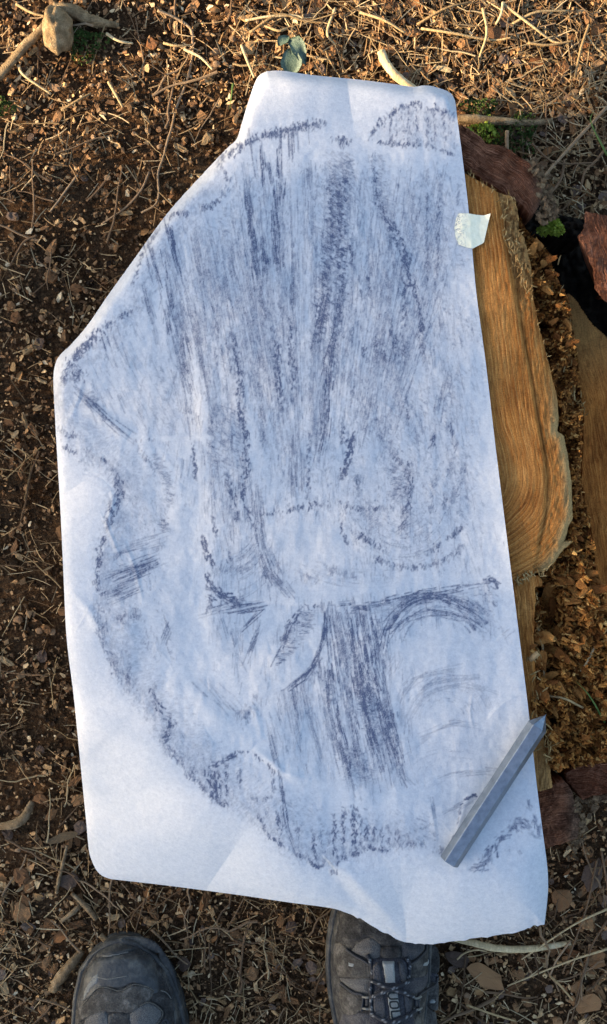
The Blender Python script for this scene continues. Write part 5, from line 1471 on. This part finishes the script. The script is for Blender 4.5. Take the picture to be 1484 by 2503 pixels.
def stone_mesh(rng):
    import bmesh
    bm = bmesh.new(); bmesh.ops.create_icosphere(bm, subdivisions=2, radius=.5)
    V = np.array([v.co[:] for v in bm.verts]); F = np.array([[v.index for v in f.verts] for f in bm.faces]); bm.free()
    for _ in range(7):
        d = rng.normal(0, 1, 3); d /= np.linalg.norm(d); h = V @ d; lim = rng.uniform(.28, .42)
        V = V - np.maximum(h - lim, 0)[:, None] * d * .85
    V *= np.array([rng.uniform(.9, 1.25), rng.uniform(.75, 1), rng.uniform(.5, .75)])
    return V, [F]

def leaf_mesh(rng, w=.5):
    ny, nx = 7, 5; V = []
    cu = rng.uniform(.1, .5); bend = rng.normal(0, .25)
    for j in range(ny):
        f = j / (ny - 1); ww = w * math.sin(math.pi * min(.98, f * .93 + .04)) ** .8 * (1 + rng.normal(0, .07))
        for i in range(nx):
            g = i / (nx - 1) * 2 - 1
            V.append((f - .5, g * ww * .5 + bend * f * f, cu * (abs(g) ** 1.5) * .25 + .18 * math.sin(f * 3.1) + rng.normal(0, .012)))
    V = np.array(V); lo_ = V.copy(); lo_[:, 2] -= .012
    I = np.arange(ny * nx).reshape(ny, nx)
    q = np.stack([I[:-1, :-1], I[1:, :-1], I[1:, 1:], I[:-1, 1:]], -1).reshape(-1, 4)[:, ::-1]
    rimI = np.concatenate([I[0, :], I[1:, -1], I[-1, -2::-1], I[-2:0:-1, 0]])
    n = ny * nx; nb = np.roll(rimI, -1)
    return np.concatenate([V, lo_]), [np.concatenate([q, q[:, ::-1] + n, np.stack([rimI, nb, nb + n, rimI + n], 1)])]

rg = np.random.default_rng(33)
def spots_for(n, dens, ext=(.335, .56)):
    out = []
    while len(out) < n:
        p = scatter(64, dens, rg, ext); px, py = to_px(p[:, 0], p[:, 1], .0)
        k = ~hidden(px, py)
        out += [tuple(a) for a in p[k]]
    return out[:n]

KIND = [('bark_chip', 'redchip', 'reddish brown bark chip', 'bark chip', 'reddish bark chips in the litter', [lone('bark_chip', *bark_mesh(rg, 9, e, t), MAT['redchip']) for e, t in ((1.2, .14), (1.7, .12), (2.2, .16), (1.4, .1), (1.1, .2), (2.8, .18))], 230, (.006, .015), d_big),
        ('bark_flake', 'greychip', 'greyish bark flake', 'bark flake', 'grey bark flakes in the litter', [lone('bark_flake', *bark_mesh(rg, 10, e, .1), MAT['greychip']) for e in (1.1, 1.5, 2.0, 1.3)], 90, (.006, .014), d_big),
        ('wood_chip', 'tanchip', 'pale tan wood chip', 'wood chip', 'pale wood chips in the litter', [lone('wood_chip', *bark_mesh(rg, 7, e, .2), MAT['tanchip']) for e in (1.6, 2.6, 3.6, 2.0)], 210, (.005, .011), d_chip),
        ('dead_leaf', 'deadleaf', 'curled brown dead leaf', 'dead leaf', 'curled dead leaves in the litter', [lone('dead_leaf', *leaf_mesh(rg, w), MAT['deadleaf'], True) for w in (.45, .55, .4, .6)], 46, (.010, .020), lambda a, b: np.clip(.1 + .8 * right_top(a, b) + .3 * low(a, b), 0, 1)),
        ('pebble', 'stone', 'rounded brown pebble', 'pebble', 'brown pebbles on the bare soil', [lone('pebble', *stone_mesh(rg), MAT['stone'], False) for _ in range(6)], 95, (.004, .009), lambda a, b: np.clip(.75 - .6 * right_top(a, b) - .25 * low(a, b), .05, 1))]
def region(p):
    px, py = to_px(p[0], p[1])
    if py < 330 and px > 640: return 'among the straw above the paper'
    if px > 1080 and py < 900: return 'in the shaded litter behind the stump'
    if py < 430: return 'on the sunlit soil near the pale root'
    if px < 720 and py < 900: return 'on the soil beside the slanting paper edge'
    if px < 300 and py < 1750: return 'on the dark soil left of the long straight paper edge'
    if px < 300: return 'on the soil by the rounded paper corner'
    if px < 820: return 'on the ground between the two boots'
    return 'on the ground right of the right boot'
def with_region(lab, p, s=None, mid=0):
    return ('larger ' if s is not None and s > mid else 'smaller ' if s is not None else '') + lab + ' ' + region(p)
for name, _, lab, cat, grp, mes, n, (s0, s1), dens in KIND:
    for p in spots_for(n, dens):
        s = rg.uniform(s0, s1) * (1.0 if rg.random() < .8 else 1.25)
        o = drop(name, mes[rg.integers(len(mes))], p, (rg.normal(0, .22), rg.normal(0, .22), rg.uniform(0, 6.28)), s, with_region(lab, p, s, (s0 + s1) / 2), cat, grp)
        o.location.z += .002 + s * .10 + rg.random() * .003
stick_me = [lone('twig', *stick_mesh(rg, r, b), MAT['twig']) for r, b in ((.016, .03), (.02, .09), (.013, .02), (.026, .05), (.018, .13), (.015, .06))]
straw_me = [lone('dry_stem', *stick_mesh(rg, r, b, 8, 5, .08), MAT['straw']) for r, b in ((.013, .02), (.016, .05), (.011, .01), (.018, .09), (.013, .07))]
for name, mes, n, (l0, l1), dens, lab, cat, grp in [
        ('twig', stick_me, 130, (.025, .085), lambda a, b: np.clip(.35 + .4 * low(a, b) + .25 * right_top(a, b), 0, 1), 'thin brown twig', 'twig', 'thin brown twigs on the ground'),
        ('dry_stem', straw_me, 235, (.018, .062), d_needle, 'pale straw coloured stem', 'dry stem', 'pale dry stems on the ground')]:
    for p in spots_for(n, dens):
        L = rg.uniform(l0, l1)
        o = drop(name, mes[rg.integers(len(mes))], p, (rg.normal(0, .3), rg.normal(0, .09), rg.uniform(0, 6.28)), L, with_region(lab, p, L, (l0 + l1) / 2).replace('larger', 'longer').replace('smaller', 'shorter'), cat, grp)
        o.location.z += .005 + rg.random() * .007

# ---- single pieces that the photograph shows clearly
def stick(name, pts, r, mat, label, cat, z=.008, sides=9, wob=.14, group=None, taper=.3, n=8):
    ps = []
    for p in pts:
        q = P(p[0], p[1], z); g = float(ground_z(q[0], q[1])); zz_ = g + (p[2] if len(p) > 2 else z)
        ps.append(P(p[0], p[1], zz_))
    ln = curve(ps, n); f = np.linspace(0, 1, len(ln))
    V, F = tube(ln, (r if np.ndim(r) else r * (1 - taper * f)) if not np.ndim(r) else np.interp(f, np.linspace(0, 1, len(r)), r), sides, wob, int(abs(ps[0][0]) * 999) % 97)
    return tag(build(name, V, F, MAT[mat]), label, cat, group)

root_ = empty('exposed_root', tuple(PV(140, 75, .0)))
tag(root_, 'knobbly pale exposed root with two arms in the top left corner', 'root')
def blob(name, c, rx, ry, rz, mat, parent, seed, rough_=.25):
    import bmesh
    bm = bmesh.new(); bmesh.ops.create_icosphere(bm, subdivisions=4, radius=1)
    V = np.array([v.co[:] for v in bm.verts]); F = np.array([[v.index for v in f.verts] for f in bm.faces]); bm.free()
    k = 1 + (fbm(V[:, 0] * 2 + 9, V[:, 1] * 2 + V[:, 2] * 1.7 + 9, seed, 4) - .5) * 2 * rough_
    V = V * k[:, None] * np.array([rx, ry, rz]) + np.array(c)
    o = build(name, V, [F], mat)
    return under(o, parent) if parent else o
blob('knot', P(142, 74, .020), .0165, .0245, .022, MAT['root'], root_, 5, .26)
def arm(pts, r):
    ps = [P(a, b, c) for a, b, c in pts]; ln = curve(ps, 7); f = np.linspace(0, 1, len(ln))
    V, F = tube(ln, np.interp(f, np.linspace(0, 1, len(r)), r), 12, .22, 7)
    under(build('root_arm', V, F, MAT['root']), root_)
arm([(-60, 235, .006), (0, 182, .012), (55, 118, .014), (112, 62, .018)], [.0045, .005, .0048, .005])
arm([(130, 22, .02), (180, 28, .018), (225, 50, .012), (290, 62, .003)], [.007, .0075, .006, .003])

stick('cut_stick', [(932, 126, .010), (942, 152, .012), (965, 182, .014), (1000, 210, .012), (1030, 232, .010)], [.0052, .0046, .0046, .0042, .004], 'palestick', 'short pale peeled stick poking out above the top paper edge', 'stick')
stick('bent_stick', [(1112, 2296, .014), (1160, 2306, .016), (1215, 2318, .016), (1290, 2320, .014), (1350, 2312, .012), (1394, 2304, .010)], [.0028, .0036, .0038, .0036, .0032, .0026], 'palestick', 'long bent pale stick below the lower right paper corner', 'stick')
stick('fallen_branch', [(1120, 290, .014), (1160, 291, .016), (1220, 297, .016), (1290, 300, .012), (1350, 297, .006)], [.004, .005, .0048, .004, .003], 'root', 'dull brown branch lying on moss beside the top right paper edge', 'branch')
stick('curved_root', [(-10, 2020, .008), (20, 2018, .012), (48, 2008, .014), (66, 1988, .014), (78, 1960, .008)], [0.0032, 0.0048, 0.0054, 0.0048, 0.0032], 'dullstick', 'curved grey root at the left frame edge beside the lower paper', 'root')
stick('broken_branch', [(128, 2420, .01), (150, 2386, .014), (178, 2352, .012), (200, 2325, .006)], [0.0048, 0.0060, 0.0054, 0.0040], 'dullstick', 'thick brown broken branch between the left edge and the left boot', 'branch')
stick('lichen_branch', [(245, 2285, .008), (275, 2315, .010), (300, 2345, .010), (322, 2370, .006)], [0.0032, 0.0042, 0.0040, 0.0028], 'dullstick', 'grey lichened branch lying above the left boot toe', 'branch')
stick('mottled_stick', [(176, 2184, .010), (200, 2206, .012), (225, 2234, .012), (234, 2246, .01)], [.002, .003, .0032, .0025], 'dullstick', 'mottled short stick near the rounded lower left paper corner', 'stick')
stick('flat_stick', [(150, 2252, .008), (180, 2228, .01), (206, 2206, .008)], [.0022, .003, .002], 'dullstick', 'short split stick below the grey stone at the lower left', 'stick')
stick('yellow_twig', [(164, 2066, .012), (154, 2110, .014), (144, 2150, .012), (138, 2184, .01)], [.0016, .002, .0022, .0018], 'dullstick', 'straight yellowish twig left of the lower left paper corner', 'twig')
VG = 'long thin trailing twigs on the soil'
for i, (pts, lab) in enumerate([
        ([(385, 25), (430, 45), (465, 70), (471, 105), (470, 140), (458, 195), (440, 240), (428, 275), (420, 310), (408, 350), (398, 388), (386, 425), (388, 470), (380, 500), (345, 520)], 'long dark wandering twig down the upper left soil'),
        ([(430, -10), (427, 20), (428, 42)], 'short straight dark twig at the top frame edge'),
        ([(365, 420), (345, 465), (310, 505), (275, 530), (248, 548)], 'curved brown twig left of the diagonal paper edge'),
        ([(190, 428), (165, 460), (140, 495), (122, 518)], 'straight grey twig in the shaded left soil'),
        ([(260, 440), (235, 470), (212, 492)], 'short brown twig in the middle of the left soil'),
        ([(0, 140), (40, 130), (70, 140), (104, 152)], 'pale twig beside the left root arm'),
        ([(90, 575), (60, 590), (40, 620), (25, 650)], 'dark bent twig at the left edge above the paper corner')]):
    if i == 5: continue
    stick('trailing_twig', pts, .0016 if i == 0 else .0014, 'twig', lab, 'twig', .007, 7, .2, VG)
for pts, r, lab in [([(1240, 320), (1238, 380), (1228, 430), (1218, 480), (1214, 520)], .0022, 'upright grey twig just right of the upper bark plate'),
                    ([(1484, 262), (1420, 330), (1380, 375), (1340, 420), (1300, 470)], .0019, 'long slanting grey twig in the shaded upper right litter'),
                    ([(1380, 390), (1370, 440), (1340, 480), (1315, 520)], .0015, 'bent thin twig above the moss tuft'),
                    ([(1484, 360), (1455, 395), (1430, 420), (1418, 470)], .0015, 'crooked twig at the right frame edge'),
                    ([(1300, 350), (1335, 385), (1370, 400), (1450, 398)], .0014, 'level pale twig behind the upper bark plate')]:
    stick('trailing_twig', pts, r, 'twig', lab, 'twig', .02, 7, .2, VG)
for i, (a, b, c) in enumerate([((1484, 2222), (1400, 2262), (1275, 2345)), ((1460, 2100), (1430, 2230), (1375, 2380)), ((1484, 2320), (1390, 2350), (1240, 2410)), ((1395, 2300), (1362, 2345), (1344, 2385)), ((1344, 2385), (1370, 2410), (1400, 2445)),
                                ((1484, 2250), (1440, 2330), (1395, 2500)), ((1140, 2456), (1195, 2476), (1260, 2496)), ((1470, 2080), (1484, 2160), (1490, 2200))]):
    stick('dry_stem', [(*a, .012), (*b, .016), (*c, .012)], .0013, 'straw' if i % 2 == 0 else 'twig', 'crossed dry stem on the ground right of the right boot', 'dry stem', .012, 6, .1, 'pale dry stems on the ground')
stick('white_straw', [(1118, 2345, .014), (1135, 2330, .018), (1165, 2322, .018), (1190, 2326, .014)], .0011, 'straw', 'single whitish curved straw right of the right boot', 'straw', .012, 6, .05)
for i, pts in enumerate([[(600, 50), (660, 40), (720, 38), (742, 45)], [(700, 70), (680, 75), (640, 60)], [(610, 80), (680, 36), (740, 50), (790, 56)], [(1030, 70), (1100, 80), (1200, 98), (1250, 92)], [(1230, 10), (1290, 55), (1350, 100), (1380, 105)], [(1180, 20), (1190, 80), (1172, 140)],
                         [(1290, 105), (1340, 110), (1400, 100)], [(1020, 60), (1090, 20), (1150, 5)], [(1230, 5), (1225, 35), (1212, 60)], [(1440, 60), (1420, 120), (1405, 190)], [(1250, 60), (1310, 30), (1390, 26)], [(880, 30), (940, 50), (990, 80)], [(820, 20), (800, 80), (820, 110)],
                         [(45, 160), (60, 185), (125, 230)], [(150, 270), (190, 245), (222, 228)], [(40, 10), (75, 30), (110, 40)], [(260, 82), (290, 100), (325, 106)], [(400, 105), (430, 112), (470, 110)], [(450, 120), (490, 140), (520, 170)], [(265, 200), (285, 235), (300, 262)], [(590, 110), (605, 150), (622, 190)]]):
    stick('dry_stem', [(*p, .012 + .004 * (j == 1)) for j, p in enumerate(pts)], .0016, 'straw', with_region('pale straw coloured stem', PV(*pts[1][:2])), 'dry stem', .012, 6, .1, 'pale dry stems on the ground')

def chip_at(name, mat, px, py, w, h, ang, label, cat, seed, z=.009, tilt=(0, 0), thick=.16):
    r_ = np.random.default_rng(seed); V, F = bark_mesh(r_, 11, 1, thick, .035)
    o = build(name, V, F, MAT[mat], None, False)
    s = CAM_H * KPX
    c = PV(px, py, z); g = float(ground_z(c.x, c.y))
    o.location = PV(px, py, g + z); o.scale = (w * s * .8, h * s * .8, min(w, h) * s * .8); o.rotation_euler = (tilt[0], tilt[1], R(-ang))
    return tag(o, label, cat)
for a in [('bark_slab', 'redchip', 1185, 2385, 150, 66, 35, 'long purplish bark slab lying right of the right boot', 'bark piece', 1),
          ('bark_slab', 'greychip', 1120, 2345, 80, 55, 20, 'dark grey bark slab touching the right boot', 'bark piece', 2),
          ('bark_chip', 'redchip', 1372, 2198, 72, 68, 70, 'square brown bark chip right of the lower right paper corner', 'bark chip', 3),
          ('bark_slab', 'greychip', 1448, 2140, 60, 105, 20, 'tall grey bark slab at the right edge below the stump', 'bark piece', 4),
          ('bark_chip', 'redchip', 1440, 2455, 95, 60, -15, 'pinkish brown bark chip in the lower right corner', 'bark chip', 5),
          ('bark_chip', 'redchip', 1455, 2345, 70, 62, 30, 'dark red bark chip under the crossed stems at the right edge', 'bark chip', 6),
          ('bark_slab', 'redchip', 1215, 84, 90, 42, 25, 'large reddish bark chip among the straw at the top', 'bark piece', 7),
          ('leaf_scrap', 'deadleaf', 1355, 108, 34, 56, 10, 'sunlit orange leaf scrap in the upper right litter', 'leaf scrap', 8),
          ('bark_chip', 'redchip', 1240, 40, 60, 30, 10, 'brown bark chip near the top edge right of centre', 'bark chip', 9),
          ('stone', 'greychip', 168, 2154, 54, 60, 60, 'angular grey stone left of the rounded paper corner', 'stone', 10),
          ('stone', 'stone', 270, 1990 + 0, 1, 1, 0, '', '', 11),
          ('bark_chip', 'redchip', 99, 1953, 48, 36, 5, 'smooth oval purplish chip left of the paper near the curved root', 'bark chip', 12),
          ('bark_chip', 'redchip', 192, 1955, 52, 36, -25, 'brown angular chip close to the lower left paper edge', 'bark chip', 13),
          ('bark_chip', 'greychip', 196, 2022, 46, 42, -30, 'grey brown chip touching the lower left paper edge', 'bark chip', 14),
          ('bark_chip', 'redchip', 125, 1990, 26, 52, 40, 'narrow red bark chip under the yellowish twig', 'bark chip', 15),
          ('bark_chip', 'redchip', 52, 2142, 58, 52, 10, 'broad brown chip at the lower left edge', 'bark chip', 16),
          ('bark_chip', 'redchip', 54, 2232, 62, 70, -30, 'red bark chip with a split at the lower left edge', 'bark chip', 17),
          ('wood_splinter', 'dullstick', 150, 2048, 108, 28, -14, 'pale split wood sliver left of the lower paper corner', 'wood sliver', 18),
          ('leaf_scrap', 'deadleaf', 262, 1930 - 0, 1, 1, 0, '', '', 19),
          ('stone', 'stone', 134, 214, 40, 30, 10, 'orange stone on the sunlit soil below the root knob', 'stone', 20),
          ('stone', 'stone', 262, 435, 22, 18, 0, 'small pink stone in the middle of the left soil', 'stone', 21),
          ('leaf_scrap', 'tanchip', 505, 340, 28, 46, 30, 'pale leaf scrap left of the notch in the paper', 'leaf scrap', 22),
          ('bark_chip', 'tanchip', 610, 118, 40, 55, 20, 'grey tan chip left of the green leaves', 'bark chip', 23),
          ('leaf_scrap', 'deadleaf', 370, 108, 40, 40, 10, 'upright dark brown leaf scrap on the upper left soil', 'leaf scrap', 24),
          ('bark_chip', 'tanchip', 1245, 225, 48, 26, 35, 'pale grey wood chip above the fallen branch', 'wood chip', 25),
          ('bark_chip', 'stone', 1325, 404, 36, 30, 0, 'round tan chip behind the upper bark plate', 'bark chip', 26),
          ('wood_splinter', 'palestick', 1082, 168, 62, 18, 15, 'yellow wood sliver above the top paper edge', 'wood sliver', 27)]:
    if a[7]: chip_at(*a)

# green leaves at the top, moss, grass
lv = empty('leaf_sprig', tuple(PV(715, 130, .01)))
tag(lv, 'dark grey green leaf sprig touching the top paper edge', 'leaf sprig')
for (px, py, L, W_, a) in [(712, 152, 66, .8, 85), (732, 112, 58, .85, 20), (690, 98, 34, .7, -60)]:
    V, F = leaf_mesh(np.random.default_rng(px), W_); V = V - np.array([0, 0, .05])
    M = np.array(Euler((0, .1, R(-a))).to_matrix()); s = L * CAM_H * KPX
    under(build('leaf_blade', (V * s) @ M.T + P(px, py, .024), F, MAT['leafgreen']), lv)

def moss(px, py, rpx, z, mat, label, seed, n=260, name='moss_tuft', hgt=.006):
    r_ = np.random.default_rng(seed); s = (CAM_H - z) * KPX * rpx; c = P(px, py, z)
    parts = []
    for _ in range(n):
        a = r_.random() * 6.28; q = math.sqrt(r_.random()); bump = 1 + .3 * math.sin(3 * a + seed)
        b = c + np.array([math.cos(a) * q * s * bump, math.sin(a) * q * s * bump * .8, hgt * (1 - q * q) - .002])
        d = np.array([math.cos(a) * q + r_.normal(0, .5), math.sin(a) * q + r_.normal(0, .5), .9]); d *= hgt * .55 / np.linalg.norm(d)
        e = np.cross(d, r_.normal(0, 1, 3)); e *= .0012 / max(np.linalg.norm(e), 1e-9)
        V = np.array([b - e, b + e, b + d * .6 + e * 1.2, b + d, b + d * .6 - e * 1.2]); parts.append((V, [np.array([[0, 1, 2, 4]]), np.array([[4, 2, 3]])]))
    V, F = join(parts)
    return tag(build(name, V, F, MAT[mat], None, False), label, 'moss')
moss(1346, 554, 24, .104, 'moss', 'bright green moss tuft on the dark rotten core of the stump', 3, 420, hgt=.010)
moss(1182, 318, 36, .012, 'moss', 'green moss patch under the fallen branch beside the paper', 4, 300)
moss(1255, 330, 60, .010, 'darkmoss', 'dark moss patch behind the upper bark plate', 5, 420)
moss(1172, 268, 36, .010, 'darkmoss', 'dull moss above the fallen branch', 6, 200)
moss(210, 108, 48, .008, 'darkmoss', 'dark green moss in the shade of the root knob', 7, 320)
moss(10, 262, 26, .008, 'darkmoss', 'moss at the left frame edge below the root', 8, 160)
for pts, lab in [([(1484, 380, .05), (1445, 300, .04), (1452, 270, .03)], 'green grass blade at the right edge of the upper litter'), ([(570, 205, .02), (566, 235, .03), (562, 268, .02)], 'green grass blade left of the top paper corner'), ([(1478, 1765, .11), (1440, 1700, .13), (1398, 1655, .12)], 'long green grass blade lying over the torn hinge')]:
    ln = curve([P(a, b, c) for a, b, c in pts], 8); f = np.linspace(0, 1, len(ln))
    V, F = tube(ln, .0012 * (1.1 - f), 5, 0, 1)
    tag(build('grass_blade', V, F, MAT['grass']), lab, 'grass blade')
for pts, lab in [([(1336, 1700, .13), (1380, 1708, .135), (1425, 1730, .125)], 'pale forked straw lying on the torn hinge beside the graphite point'), ([(1310, 1520, .12), (1325, 1570, .13), (1330, 1650, .125), (1345, 1690, .12)], 'grey straw lying along the splintered stump edge'), ([(1390, 1500, .12), (1430, 1490, .13), (1450, 1470, .125)], 'short grey twig lying across the torn hinge'),
                 ([(1462, 1560, .12), (1440, 1610, .13), (1420, 1640, .12)], 'pale straw on the right of the torn hinge')]:
    ln = curve([P(a, b, c) for a, b, c in pts], 8)
    V, F = tube(ln, .0011, 6, .1, 1)
    tag(build('straw', V, F, MAT['straw'] if 'straw' in lab else MAT['twig']), lab, 'straw')
V, F = tube(np.array([P(1296, 1612, .152), P(1306, 1604, .155), P(1316, 1596, .155)]), [.0028, .003, .0026], 10, .12, 1)
tag(build('wood_plug', V, F, MAT['tanchip']), 'short pale cylinder of wood lying on the splintered stump edge', 'wood piece')
